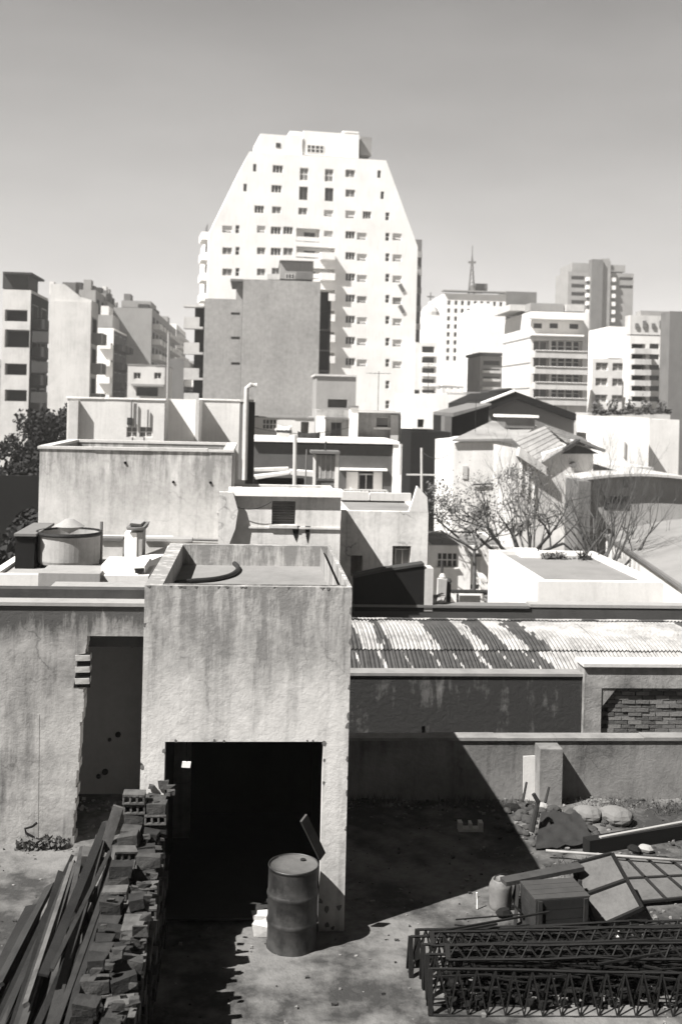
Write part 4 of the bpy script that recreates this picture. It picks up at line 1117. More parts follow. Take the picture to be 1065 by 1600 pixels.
# ================================================================== LOW ROOFS LEFT, round water tank
tk = Building('low_roof', 'low roof with pale kerb walls carrying the round water tank', 'roof', -20, 232, 897, 18.2, 5.5, OFFW, par=.06, yref=900, zb=0, wt=.15, roofmat=GREY); tk.done()
tf = tk.fr
T_ = thing('water_tank', 'big round pale water tank with a dark open rim on the low roof', 'water tank', tf.w(tf.uz(104, 880, 1.2)[0], 1.45, tk.h), PSI)
rt = (tf.uz(152, 870, 1.6)[0] - tf.uz(56, 870, 1.6)[0]) / 2
u, zt_ = tf.uz(110, 850, .8); ht = zt_ - tk.h + .12
MB().lathe([(0, 0), (rt * .96, 0), (rt, .06), (rt * 1.0, ht - .05), (rt * 1.03, ht - .04), (rt * 1.03, ht), (rt * .97, ht), (rt * .96, ht - .12), (0, ht - .14)], 40).build('tank_body', grime('tank_cement', .3, dark=.5, var=.5, streak=.4, scale=1.5), T_, smooth=False)
MB().lathe([(rt * 1.06, ht - .03), (rt * 1.08, ht + .0), (rt * 1.06, ht + .035), (rt * .99, ht + .035), (rt * .99, ht - .03)], 40).build('rim', DMETAL, T_)
MB().lathe([(0, ht - .02), (rt * .5, ht + .12), (rt * .12, ht + .25), (0, ht + .25)], 24).build('lid', GREY, T_)
def lowblock(name, label, cat, x0, y0, x1, y1, v0, v1, mat, part='wall_face', jit=0):
    o = thing(name, label, cat, tf.o, PSI); boxpx(tf, x0, y0, x1, y1, v0, v1, part, mat, o, jit); return o
ds = lowblock('dark_shaft', 'dark square shaft wall left of the round water tank', 'wall', 24, 838, 54, 896, 1.0, 2.6, VDARK); boxpx(tf, 22, 834, 57, 838, .95, 2.7, 'cap', MID, ds)
ckm = lowblock('brick_chimney', 'small whitewashed chimney with broken cap between tank and tower', 'chimney', 194, 832, 213, 878, 1.5, 2.2, WHITE, 'stack', .01)
boxpx(tf, 213.3, 832, 222, 876, 1.52, 2.18, 'flank', GREY, ckm); boxpx(tf, 198, 824, 226, 830, 1.45, 2.3, 'cap', MID, ckm, .02); boxpx(tf, 203, 818, 220, 823, 1.5, 2.2, 'cap', GREY, ckm, .02)
lw = lowblock('kerb_wall', 'low pale kerb wall running behind the small chimney', 'wall', 158, 845, 192, 872, 2.6, 2.8, PALE); boxpx(tf, 156, 841, 192, 845, 2.55, 2.9, 'coping', MID, lw)
lw = lowblock('kerb_wall', 'pale kerb wall right of the small chimney beneath the long wall', 'wall', 228, 846, 300, 880, 2.6, 2.8, PALE); boxpx(tf, 226, 842, 300, 846, 2.55, 2.9, 'coping', GREY, lw)
# white sloping slab
m_ = MB(); P = [tf.uz(216, 882, 1.0), tf.uz(282, 856, 2.6)]
m_.bar((P[0][0], 1.0, P[0][1]), (P[1][0], 2.6, P[1][1]), .35, .12)
o = m_.build('sloping_slab', WHITE); o.location = tf.o; o.rotation_euler = (0, 0, PSI); tag(o, 'white slab sloping up toward the concrete tower roof', 'slab')
lb = lowblock('white_block', 'bright white low block between tank and concrete tower', 'block', 158, 884, 226, 897.5, .15, 1.2, WHITE)
lb2 = lowblock('grey_plinth', 'stained grey plinth under the round water tank', 'plinth', 60, 896, 156, 919, -.2, .7, GREY)
post('tank_pipe', 'thin upright pipe at the right side of the round water tank', 'pipe', 158, 885, 159, 815, 20, .03, MID)
# tiny bird like bits on the roof
o = lowblock('roof_debris', 'small dark rubble lump on the bright low block', 'rubble', 212, 890, 226, 896, .1, .13, DARK, 'lump', .03)

# ================================================================== YARD: left wall with doorway
LW = grime('left_yard_wall', .33, dark=.18, var=.6, streak=.5, scale=1.1, crack=.22, top=3.45, topband=.75, topamt=1.3, bump=.5, bumpscale=14)
lwf = Frame(-30, 1100, 15.0, PSI, 0.0)
hL = lwf.uz(130, 947)[1]; wL = lwf.uz(300, 1100)[0]
ua, ub = lwf.uz(125, 1160)[0], lwf.uz(262, 1160)[0]; zd = lwf.uz(180, 994)[1]
lwall = thing('yard_wall', 'weathered plaster yard wall with a tall dark doorway left of the concrete tower', 'wall', lwf.o, PSI)
random.seed(12)
mm = MB(); TH = 1.15
# jagged left jamb made of steps
zs_ = [0]; 
while zs_[-1] < zd: zs_.append(zs_[-1] + random.uniform(.05, .16))
zs_[-1] = zd
for k in range(len(zs_) - 1):
    xpx = 118 + 15 * (k / (len(zs_) - 1)) 
    uu = lwf.uz(xpx, 1160)[0] + random.uniform(-.02, .02)
    mm.box(0, uu, 0, .28, zs_[k], zs_[k + 1])
mm.box(0, wL, 0, .28, zd, hL); mm.box(ub, wL, 0, .28, 0, zd)
mm.build('wall_face', LW, lwall)
MB().box(-.02, wL, -.03, .31, hL + .003, hL + .05).build('coping', GREY, lwall)
MB().box(0, wL, .6, .85, 2.6, lwf.uz(130, 921, .6)[1]).build('back_band', grime('dark_band', .05, dark=.4, var=.6, scale=1.5, streak=.3), lwall)
kbrick = MB().box(0, .2, 0, .2, 0, .075, jit=.006).mesh('brick', grime('loose_brick', .3, dark=.4, var=.6, scale=4, streak=0))
u_b, _ = lwf.uz(118, 1050)
for y in (1026, 1044, 1062):
    _, z = lwf.uz(122, y); o = link('brick', kbrick, lwall, (u_b, -.03, z - .05))
nich = MB(); 
nich.prism([(u_b - .02, lwf.uz(120, 1074)[1]), (u_b + .21, lwf.uz(120, 1074)[1]), (u_b + .2, lwf.uz(120, 1019)[1]), (u_b + .04, lwf.uz(120, 1023)[1])], -.006, -.002)
nich.build('broken_patch', VDARK, lwall)
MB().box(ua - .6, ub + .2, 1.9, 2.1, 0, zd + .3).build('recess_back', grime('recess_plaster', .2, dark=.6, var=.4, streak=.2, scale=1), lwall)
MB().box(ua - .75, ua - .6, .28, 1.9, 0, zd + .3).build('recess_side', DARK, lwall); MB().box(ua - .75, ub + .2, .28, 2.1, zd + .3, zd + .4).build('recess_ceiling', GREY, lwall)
# a paler repaired patch low on the wall
MB().prism([lwf.uz(*p_) for p_ in ((26, 1314), (60, 1314), (62, 1116), (26, 1113))], -.004, -.001).build('plaster_patch', LW, lwall)
for x, y, r_ in ((185, 1147, .045), (172, 1155, .03), (165, 1205, .05), (155, 1212, .04), (207, 1008, .03)):
    u, z = lwf.uz(x, y, 1.9); MB().lathe([(0, .02), (r_, .015), (r_, 0)], 9).build('knob', VDARK, lwall); o = COL.objects[-1]; o.location = (u, 1.88, z); o.rotation_euler = (math.pi / 2, 0, 0)
wr = lwf.uz(55, 1310)
pts = [(0, 0, 0), (0, -.02, .1), (-.1, -.04, .16), (-.12, -.04, .22), (-.02, -.03, .25), (.04, -.03, .3)]
o = MB().tube(pts, .018, 6).build('bent_wire', VDARK); o.location = lwf.w(wr[0], -.06, wr[1] - .05); tag(o, 'bent black pipe end curling out low on the left yard wall', 'pipe')
wd = MB(); random.seed(9)
for k in range(420):
    t_ = random.random(); P = Vector(lwf.w(lwf.uz(30 + 80 * t_, 1320)[0], -.12 + random.gauss(0, .05), abs(random.gauss(0, .05))))
    s_ = random.uniform(.02, .06); d1 = Vector((random.gauss(0, 1), random.gauss(0, 1), random.gauss(0, 1) + .5)).normalized() * s_; d2 = d1.orthogonal().normalized() * s_ * .5
    wd.quad(P - d1, P - d2, P + d1, P + d2)
kind(wd.build('weeds', plain('dark_leaves', .06, .8), fix=False), 'stuff')

# ================================================================== THE CONCRETE TOWER (stair head)
BOX = grime('tower_concrete', .56, dark=.34, var=.5, streak=.55, scale=.8, crack=.16, top=4.15, topband=1.5, topamt=.75, bump=.35, bumpscale=16, fine=7, speck=.3, lo=.44)
bf_ = Frame(537, 1455, 12.78, PSI, 0.0)
uL = bf_.uz(230, 920)[0]; uR = bf_.uz(553, 919)[0]; hB = bf_.uz(553, 918)[1]
bf_ = Frame(537, 1455, 12.78, PSI, 0.0)
tw = thing('concrete_tower', 'square concrete stair tower with an open black doorway in the foreground', 'stair tower', bf_.o, PSI)
uL = bf_.uz(222, 1100)[0]; uR = bf_.uz(548, 1000)[0] 
d0, d1 = bf_.uz(258, 1160)[0], bf_.uz(505, 1160)[0]; zl = bf_.uz(380, 1159)[1]
DP = 3.75; RP = .3; wtk = .16; kF, kL, kR, kB = .06, .2, .05, .12
mm = MB()
wB = uR - uL
def shift(o): o.location = (uL, 0, 0); return o
hl = [(d0 - uL, d1 - uL, 0.0, zl, .14)]
# front wall
us = [0, d0 - uL, d1 - uL, wB]
mm.quad((0, 0, 0), (us[1], 0, 0), (us[1], 0, hB), (0, 0, hB)); mm.quad((us[2], 0, 0), (wB, 0, 0), (wB, 0, hB), (us[2], 0, hB)); mm.quad((us[1], 0, zl), (us[2], 0, zl), (us[2], 0, hB), (us[1], 0, hB))
tt = wtk
mm.quad((us[1], 0, 0), (us[1], tt, 0), (us[1], tt, zl), (us[1], 0, zl)); mm.quad((us[2], tt, 0), (us[2], 0, 0), (us[2], 0, zl), (us[2], tt, zl)); mm.quad((us[1], tt, zl), (us[2], tt, zl), (us[2], 0, zl), (us[1], 0, zl))
mm.quad((0, tt, 0), (us[1], tt, 0), (us[1], tt, hB), (0, tt, hB)); mm.quad((us[2], tt, 0), (wB, tt, 0), (wB, tt, hB), (us[2], tt, hB)); mm.quad((us[1], tt, zl), (us[2], tt, zl), (us[2], tt, hB), (us[1], tt, hB))
# outer sides and back
mm.quad((wB, 0, 0), (wB, DP, 0), (wB, DP, hB), (wB, 0, hB)); mm.quad((0, DP, 0), (0, 0, 0), (0, 0, hB), (0, DP, hB)); mm.quad((wB, DP, 0), (0, DP, 0), (0, DP, hB), (wB, DP, hB))
# inner sides
mm.quad((wB - tt, tt, 0), (wB - tt, DP - tt, 0), (wB - tt, DP - tt, hB), (wB - tt, tt, hB)); mm.quad((tt, tt, 0), (tt, DP - tt, 0), (tt, DP - tt, hB), (tt, tt, hB)); mm.quad((tt, DP - tt, 0), (wB - tt, DP - tt, 0), (wB - tt, DP - tt, hB), (tt, DP - tt, hB))
i0, i1, i2, i3 = (kL, kF), (wB - kR, kF), (wB - kR, DP - kB), (kL, DP - kB)
for a_, b_, c_, e_ in (((0,0),(wB,0),i1,i0), ((wB,0),(wB,DP),i2,i1), ((wB,DP),(0,DP),i3,i2), ((0,DP),(0,0),i0,i3)):
    mm.quad((*a_, hB), (*b_, hB), (*c_, hB), (*e_, hB)); mm.quad((*e_, hB), (*c_, hB), (*c_, hB - RP), (*e_, hB - RP))
w_ = mm.build('wall', BOX, tw, fix=False); shift(w_)
shift(MB().box(kL + .002, wB - kR - .002, kF + .002, DP - kB - .002, hB - RP - .1, hB - RP).build('roof', ROOFG, tw))
LIN = grime('shade_black', .03, dark=.5, var=.6, scale=1, streak=.3)  # near-black lining added to put the doorway's deep shade into the colour
shift(MB().box(tt + .004, wB - tt - .004, DP - tt - .06, DP - tt - .004, .0, hB - RP - .14).box(tt + .004, tt + .05, tt + .06, DP - tt - .064, 0, hB - RP - .14).box(wB - tt - .05, wB - tt - .004, tt + .06, DP - tt - .064, 0, hB - RP - .14).box(tt + .06, wB - tt - .06, tt + .06, DP - tt - .07, .045, .07).box(tt + .06, wB - tt - .06, tt + .01, DP - tt - .07, zl + .25, zl + .3).build('shade_lining', LIN, tw))
chp = MB(); random.seed(15)
def chip(u, z, r):
    pts = []
    for k in range(9):
        a = 2 * math.pi * k / 9; q_ = r * random.uniform(.5, 1.2); pts.append((min(max(u + q_ * math.cos(a), 0.0), wB), min(max(z + q_ * 1.3 * math.sin(a), 0.02), hB - .001)))
    chp.prism(pts, -.004, -.0015)
for k in range(16): chip(random.choice((0.0, wB)), random.uniform(.1, hB), random.uniform(.015, .045))
for k in range(9): chip(random.choice((us[1] - .01, us[2] + .01)), random.uniform(.1, zl), random.uniform(.012, .03))
for k in range(14): chip(random.uniform(0, wB), hB, random.uniform(.012, .03))
for k in range(5): chip(random.uniform(us[1], us[2]), zl + .01, random.uniform(.01, .02))
for k in range(8): chip(random.choice((.1, us[2] + .15)) + random.uniform(-.1, .12), random.uniform(0.02, .3), random.uniform(.02, .06))
o = chp.build('chipped_render', MID, tw); shift(o); kind(o, 'stuff')
# hose lying in a loop on its roof
hp = []
P0 = [(275, 911), (300, 908), (335, 905), (362, 898), (372, 888), (362, 878), (335, 871), (305, 866), (288, 862), (283, 866)]
for (x, y) in P0: hp.append(on_z(x, y, hB - RP + .03))
def smooth(pts, n=6):
    out_ = []
    for i in range(len(pts) - 1):
        a, b, c, d = pts[max(i-1, 0)], pts[i], pts[i+1], pts[min(i+2, len(pts)-1)]
        for k in range(n):
            t = k / n; out_.append(.5 * ((2*b) + (c - a)*t + (2*a - 5*b + 4*c - d)*t*t + (3*b - a - 3*c + d)*t**3))
    return out_ + [pts[-1]]
hs_ = MB().tube(smooth(hp), .035, 8).build('roof_hose', plain('black_rubber', .015, .6), smooth=True); tag(hs_, 'black hose lying in a loop on the concrete tower roof', 'hose')
u, z = bf_.uz(291, 1195, .08)
o = MB().prism([(-.055, -.035), (.045, -.04), (.055, .03), (-.045, .035)], 0, .012).build('paper_tag', plain('paper', .75, .8)); o.location = bf_.w(u, .09, z); o.rotation_euler = (0, 0, PSI); tag(o, 'small white paper tag hanging in the black doorway', 'tag')
o2 = MB().tube([(0, .006, .03), (0, .006, zl - z - .005)], .004, 4).build('string', DMETAL, o)

# ================================================================== YARD: right parapet wall
PW = grime('parapet_plaster', .2, dark=.35, var=.6, crack=.25, streak=.4, scale=.8, top=1.1, topband=.5, topamt=.4, bump=.5, bumpscale=14)
pf = Frame(532, 1152, 17.0, PSI, 0.0)
pw_ = thing('parapet_wall', 'low plaster parapet wall half in the black shadow of the concrete tower', 'wall', pf.o, PSI)
hP = pf.uz(700, 1157)[1]; uE = 6.5
MB().box(-.5, uE, 0, .22, -.1, hP).build('wall_face', PW, pw_)
cm = MB(); random.seed(4); uu = -.5
while uu < uE:
    n_ = min(uE, uu + random.uniform(.5, 1.1)); cm.box(uu, n_ - .004, -.03, .25, hP + .002, hP + .05 + random.uniform(-.006, .006)); uu = n_
cm.build('coping', grime('coping_cement', .2, dark=.4, var=.6, scale=2, streak=0), pw_)
a, b = pf.uz(843, 1200, -.35)[0], pf.uz(878, 1200, -.35)[0]
MB().box(a, b, -.35, -.004, -.1, hP - .03).build('buttress', PW, pw_)
a2 = pf.uz(817, 1220, -.06)[0]; b2_ = pf.uz(841, 1220, -.06)[0]; zt2 = pf.uz(830, 1181, -.06)[1]
o = MB().prism([(0, 0), (b2_ - a2 + .03, 0), (b2_ - a2, zt2), (-.005, zt2 - .01)], 0, .025).build('leaning_board', PALE); o.location = pf.w(a2, -.075, .0); o.rotation_euler = (math.radians(-2), 0, PSI); tag(o, 'white board standing upright against the parapet wall by the buttress', 'board')
# dark wall behind with brick panel at right
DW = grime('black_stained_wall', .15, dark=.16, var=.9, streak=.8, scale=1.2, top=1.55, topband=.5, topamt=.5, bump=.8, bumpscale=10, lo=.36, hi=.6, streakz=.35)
df = Frame(545, 1055, 19.0, PSI, -1.5)
dw = thing('stained_wall', 'long black stained wall with a pale edge under the corrugated vault', 'wall', df.o, PSI)
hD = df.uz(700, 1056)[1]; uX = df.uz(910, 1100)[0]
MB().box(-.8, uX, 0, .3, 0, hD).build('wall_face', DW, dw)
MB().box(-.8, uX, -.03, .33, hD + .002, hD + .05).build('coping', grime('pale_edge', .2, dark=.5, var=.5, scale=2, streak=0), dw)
post('rusty_pin', 'short rusty pin sticking up from the parapet coping', 'pin', 662, 1156, 661, 1135, 17.6, .03, DMETAL)
pg = thing('brick_frame_wall', 'concrete framed brick panel standing at the right end of the stained wall', 'wall', df.o, PSI)
FR_ = grime('cracked_render', .27, dark=.35, var=.7, streak=.4, scale=2, bump=.7, bumpscale=12)
c0, c1 = df.uz(911, 1100, -.1)[0], df.uz(938, 1100, -.1)[0]
t0, t1z = df.uz(940, 1041, -.1)[1], df.uz(940, 1075, -.1)[1]
MB().box(c0, c1, -.12, .3, 0, t1z).build('column', FR_, pg)
MB().box(c0, c0 + 4.5, -.12, .3, t1z + .003, t0).build('beam', FR_, pg)
MB().box(c0 - .04, c0 + 4.5, -.18, .34, t0 + .003, t0 + .06).build('coping', PALE, pg)
MB().prism([(c1 + .003, t1z - .35), (c1 + .28, t1z - .001), (c1 + .003, t1z - .001)], -.1, .2).build('haunch', FR_, pg)
bk = [MB().box(0, .235, 0, .1, 0, .06, jit=.005).mesh('brick', grime('wall_brick_%d' % k, v_, dark=.5, var=.6, scale=5, streak=0, bump=.5)) for k, v_ in enumerate((.08, .12, .17))]
MB().box(c1 + .003, c0 + 4.5, .03, .28, 0, t1z - .003).build('mortar', DARK, pg)
random.seed(8); nb_ = 0; k = 0; z = t1z - .075
while z > t1z - 1.15:
    u = c1 + .03 - (.12 if k % 2 else 0)
    while u < c0 + 2.6:
        if u > c1: link('brick', random.choice(bk), pg, (u + random.uniform(-.004, .004), -.03 + random.uniform(-.012, .012), z)); nb_ += 1
        u += .25
    z -= .073; k += 1

# ------------------------------------------------------------------ corrugated vault
vt = thing('corrugated_vault', 'low corrugated vault roof patched in black and white sheets', 'roof', Frame(545, 1055, 19.35, PSI, 0).o, PSI)
vf = Frame(545, 1055, 19.35, PSI, 0)
zb0 = vf.uz(700, 1054)[1] - .1
def vz(v):                                          # vault profile
    t_ = v / 4.6
    return zb0 + .62 * (math.sin(math.pi * min(1, .12 + .8 * t_)) - math.sin(math.pi * .12)) + .03 * v
uw0, uw1, pitch = -.6, 8.2, .5
rows_ = [(0, 1.02), (.98, 3.1), (3.06, 5.4)]
DKS = grime('dark_corrugated', .05, dark=.45, var=.6, streak=0, scale=1.5, speck=.6, fine=6, rough=.85)
WHS = grime('white_corrugated', .3, dark=.4, var=.7, streak=0, scale=1.5, speck=.4, fine=6, rough=.8)
whB = [(566, 604), (612, 688), (738, 762), (790, 826), (850, 1120)]      # painted stretches, at the seam between the rows
whA = [(560, 600), (640, 668), (692, 724), (742, 790), (828, 898), (921, 985), (1022, 1060)]
random.seed(21)
def white_at(row, P, jag):
    x, y = px(P); q_ = (x - 398) / max(60, y - 640)      # lines running into depth keep q_
    if row == 2: x = 398 + q_ * 328; return any(a < x + jag * .3 < b for a, b in whA)
    if row == 1:
        x = 398 + q_ * 372
        return any(a + (abs(jag) if a > 800 else 0) < x < b - (0 if b > 1050 else abs(jag)) for a, b in whB)
    x = 398 + q_ * 400
    return x > 862 or any(abs(x - c) < 2.2 + abs(jag) * .28 for c in (602, 762)) or any(abs(x - c) < 1.2 for c in (563, 642, 688, 722, 800, 840))
nb = 8
for ri, (va, vb) in enumerate(rows_):
    u = uw0; k = 0
    while u < uw1:
        m_ = MB(); nr_ = 7 * 4; nv_ = 9; ws = pitch + .035
        lift = .03 * ri + .006 * (k % 2) + random.uniform(0, .004); skew = random.uniform(-.008, .008)
        for j in range(nv_ + 1):
            v = va + (vb - va) * j / nv_
            for i in range(nr_ + 1):
                uu = ws * i / nr_
                m_.v.append((u + uu + skew * j / nv_, v, vz(v) + lift + .016 * math.sin(2 * math.pi * uu / .0765)))
        jr = {}
        for j in range(nv_):
            for i in range(nr_):
                a_ = j * (nr_ + 1) + i
                m_.f.append((a_, a_ + 1, a_ + nr_ + 2, a_ + nr_ + 1))
                v_ = va + (vb - va) * (j + .5) / nv_; P = vf.w(u + ws * (i + .5) / nr_, v_, vz(v_))
                jg = 16 * noise.noise(Vector((u * 3, j * 1.7, ri * 9.0))) + random.uniform(-9, 9) * (1 if j % 2 else .3)
                m_.mi.append(1 if white_at(ri, P, jg) else 0)
        o = m_.build('corrugated_sheet', [DKS, WHS], vt, fix=False)
        u += pitch; k += 1
MB().box(uw0, uw1 + .4, .05, 5.2, -1, zb0 - .06).build('shed_body', DARK, vt)
cw = Building('coping_wall', 'long dark stained coping wall running behind the corrugated vault', 'wall', 545, 1100, 948, 25.2, .35, grime('dark_coping', .06, dark=.5, var=.6, scale=1.5, streak=.2), par=0, yref=948, zb=GZ)
cw.done(); MB().box(-.05, cw.w * .5, -.04, .4, cw.h + .003, cw.h + .06).build('capping', MID, cw.root); MB().box(cw.w * .5 + .02, cw.w, -.02, .38, cw.h + .03, cw.h + .1).build('capping', GREY, cw.root)
rb = MB(); random.seed(14)
for k in range(60):
    u = cw.fr.uz(636 + random.random() * 50, 940)[0]; s_ = random.uniform(.05, .13); z = cw.h + .06 + random.uniform(0, .1)
    rb.box(u, u + s_ * 1.5, .05 + random.uniform(0, .15), .2 + random.uniform(0, .1), z, z + s_, jit=.03)
o = rb.build('rubble_row', GREY); o.location = cw.fr.o; o.rotation_euler = (0, 0, PSI); kind(o, 'stuff')

# ================================================================== unseen building behind the camera, added to block sky and deepen yard shade
hb = thing('sky_blocking_building', 'plain unseen building added behind the camera to deepen the yard shadows', 'building', (0, -.7, GZ), 0)
mb_ = MB(); hw = 14.0
HO = [(12.6, 15.4, 7.6, 11.2, 3.0)] + [(c_ - .7, c_ + .7, z_, z_ + 1.5, .25) for c_ in (3, 7, 21, 25) for z_ in (1.2, 4.2, 8.2, 11.2)]
quad_wall(mb_, 28.0, 21.0, HO)
hw_ = mb_.build('wall', DARK, hb, fix=False); hw_.rotation_euler = (0, 0, math.pi); hw_.location = (14, 0, 0)
o = MB().box(-14, 14, -9, -3.1, 0, 20.99).build('body', MID, hb)
for (u0, u1, z0, z1, d_) in HO[1:]:
    fm, pm = unit_window('win1'); o = link('window', fm, hb, (14 - u0, -d_ + .06, z0)); o.rotation_euler = (0, 0, math.pi); o.scale = (u1 - u0, 1, z1 - z0); link('pane', pm, o)

# ================================================================== YARD THINGS
def G(x, y, z=0.0): return on_z(x, y, z)
# --- oil drum
dc = Vector((at(456, 1450, 12.42).x, 12.42, 0.0))
dr = thing('oil_drum', 'dented dark oil drum with a pale dusty lid in front of the black doorway', 'drum', dc, .3)
R_ = .283
def wob(a, z): 
    return -.03 * math.exp(-((a - 4.3) ** 2) * 6 - ((z - .68) ** 2) * 60) - .02 * math.exp(-((a - 3.7) ** 2) * 8 - ((z - .3) ** 2) * 40) + .004 * math.sin(3 * a + z * 9)
prof = [(0, .01), (R_ * .97, .01), (R_ * 1.02, .0), (R_ * 1.02, .02), (R_, .03)]
for zc in (.29, .58):
    prof += [(R_, zc - .12), (R_, zc - .035), (R_ * 1.025, zc - .02), (R_ * 1.045, zc), (R_ * 1.025, zc + .02), (R_, zc + .035)]
prof += [(R_, .74), (R_, .84), (R_, .855), (R_ * 1.02, .86), (R_ * 1.025, .872), (R_ * 1.015, .882), (R_ * .99, .882), (R_ * .975, .874)]
DRM = grime('drum_paint', .04, dark=.2, var=.95, streak=.4, scale=4, rough=.5, speck=.5, fine=14, spec=.5, bump=.15)
MB().lathe(prof, 56, wob=wob).build('body', DRM, dr, smooth=True); dr.scale = (1, 1, 1.06)
MB().lathe([(0, .862), (R_ * .5, .864), (R_ * .97, .86), (R_ * .975, .876)], 56).build('lid', grime('dusty_lid', .085, dark=.6, var=.5, scale=6, streak=0, fine=30), dr, smooth=True)
MB().lathe([(.03, .862), (.032, .878), (0, .88)], 14, (.14, .1, 0)).build('bung', DMETAL, dr)
# --- plank standing on the drum against the jamb
A = at(503, 1338, 12.55); B = at(474, 1278, 12.3)
o = MB().bar((0, 0, 0), B - A, .11, .03, up=Vector((.55, -.7, .3))).build('short_plank', grime('dim_wood', .05, dark=.4, var=.5, scale=5, streak=.3)); o.location = A
tag(o, 'short plank with a pale cut edge leaning over the oil drum lid', 'plank')
# pale broken blocks on the ground behind the drum
kb = MB().box(0, .24, 0, .18, 0, .12, jit=.02)
for x, y, lb_ in ((408, 1440, 'pale broken lump beside the foot of the oil drum, the upper one'), (410, 1458, 'pale broken lump beside the foot of the oil drum, the lower one')):
    P = G(x, y); o = MB().box(-.1, .1, -.08, .08, 0, .12, jit=.03).build('plaster_lump', PALE); o.location = P; tag(o, lb_, 'rubble')

# --- brick stack running toward us
STK = [grime('stack_brick_%d' % k, v_, dark=.4, var=.7, scale=5, streak=0, bump=.7, bumpscale=20) for k, v_ in enumerate((.018, .03, .05, .085))]
sp0 = Vector((-1.86, 12.62, 0))                        # right rear foot; the stack runs toward -v
stk = thing('brick_stack', 'long stepped stack of loose old bricks running along the left side to the tower', 'brick stack', sp0, PSI * .9)
def unit_block(seed, hollow):
    random.seed(seed); m_ = MB(); L_, W_, H_ = .245, .17, .112
    if not hollow: m_.box(0, L_ * random.uniform(.6, 1), 0, W_, 0, H_, jit=.014)
    else:
        t_ = .022; m_.box(0, L_, 0, W_, 0, t_, jit=.002); m_.box(0, L_, 0, W_, H_ - t_, H_, jit=.002)
        for k in range(4):
            x_ = (L_ - t_) * k / 3; m_.box(x_, x_ + t_, .004, W_ - .004, t_ + .001, H_ - t_ - .001)
    return m_
bms = [unit_block(k, k % 4 == 3).mesh('brick', STK[k % 4]) for k in range(12)]
random.seed(77); nb_ = 0
def top_h(v):                                          # v metres from the rear end
    if v < .42: return 1.72
    if v < .62: return 1.5
    base = 1.42 - .085 * v
    return base + .12 * noise.noise(Vector((v * 1.7, 3, 0)))
rowsv = int(3.9 / .178); NC = 2
low = MB()
for i in range(rowsv):
    v = .02 + i * .178
    ht = top_h(v + .09)
    nz = int(ht / .117)
    for c in range(NC):
        nzc = nz - (random.random() < .35) + (random.random() < .2)
        for k in range(nzc):
            z = k * .117
            deep = k < nzc - 5
            jx, jy = random.uniform(-.022, .022), random.uniform(-.012, .012)
            u = -.5 + c * .25 + jx
            if deep and not (c == 1 and k > 2) or k < 3:
                low.box(u, u + .24, -v - .168, -v, z, z + .112, jit=.006); continue
            o = link('brick', random.choice(bms), stk, (u, -v - .17 + jy, z))
            top_ = k >= nzc - 1
            o.rotation_euler = (random.uniform(-.03, .03), random.uniform(-.03, .03) + (random.uniform(-.15, .15) if top_ else 0), random.uniform(-.05, .05) + (random.choice((0, 0, 0, .3)) if top_ else 0))
            nb_ += 1
shd = MB()
for k in range(40):
    v = random.uniform(0, 3.8); u = random.uniform(-.5, -.02); s_ = random.uniform(.025, .07); z = top_h(v) - .02
    shd.box(u, u + s_ * 1.7, -v, -v + s_, z, z + s_, jit=s_ * .3)
kind(shd.build('brick_shards', STK[2], stk), 'stuff')
kind(low.build('lower_courses', STK[1], stk), 'stuff')
print('stack bricks', nb_)

# --- lumber heap left of it
lum = thing('lumber_pile', 'heap of long rough planks and battens lying beside the brick stack', 'lumber pile', (-2.35, 12.9, 0), PSI)
WD = [grime('plank_wood_%d' % k, v_, dark=.3, var=.7, scale=3, streak=.5, streakz=3, bump=.4) for k, v_ in enumerate((.014, .022, .04, .08))]
random.seed(33)
for i in range(46):
    L_ = random.uniform(1.8, 4.4); w_ = random.choice((.04, .06, .09, .12, .16)); t_ = random.choice((.02, .025, .04))
    u0 = random.uniform(-1.0, -.02); hmax = 1.08 * (1 - max(0, (-.35 - u0)) / .95) + .08
    z0 = hmax * random.uniform(.25, 1.0); v0 = random.uniform(-.9, .15)
    a_ = Vector((u0 + random.uniform(-.12, .12), v0, z0 + random.uniform(-.03, .16))); b_ = Vector((u0 + random.uniform(-.22, .22), v0 - L_, z0 - random.uniform(-.05, .14)))
    a_.x = min(a_.x, -.03); b_.x = min(b_.x, -.03)
    MB().bar(a_, b_, w_, t_, up=Vector((random.uniform(-.7, .7), 0, 1)).normalized()).build('plank', random.choices(WD, (4, 4, 3, 1))[0], lum)
MB().box(-.9, -.1, -3.9, -.25, 0, .3).box(-.6, -.1, -3.8, -.4, .3, .6).build('bearer_blocks', VDARK, lum)
for (x, y, dx, z, lb_) in ((136, 1332, .3, 1.0, 'square pale wooden block end on top of the lumber heap'), (118, 1418, .22, .95, 'small pale split block lying among the dark planks')):
    P = G(x + 8, y + 12, z); o = MB().box(-.12, .12, -.1, .1, -.1, .1, jit=.02).build('wood_block', WD[3]); o.location = P; o.rotation_euler = (.1, .15, .3); tag(o, lb_, 'wood block')
P = G(163, 1330, 1.0); o = MB().bar((0, 0, 0), (.14, .05, .5), .12, .05).build('stub_plank', WD[3]); o.location = P; tag(o, 'short plank stub standing up between lumber heap and brick stack', 'plank')

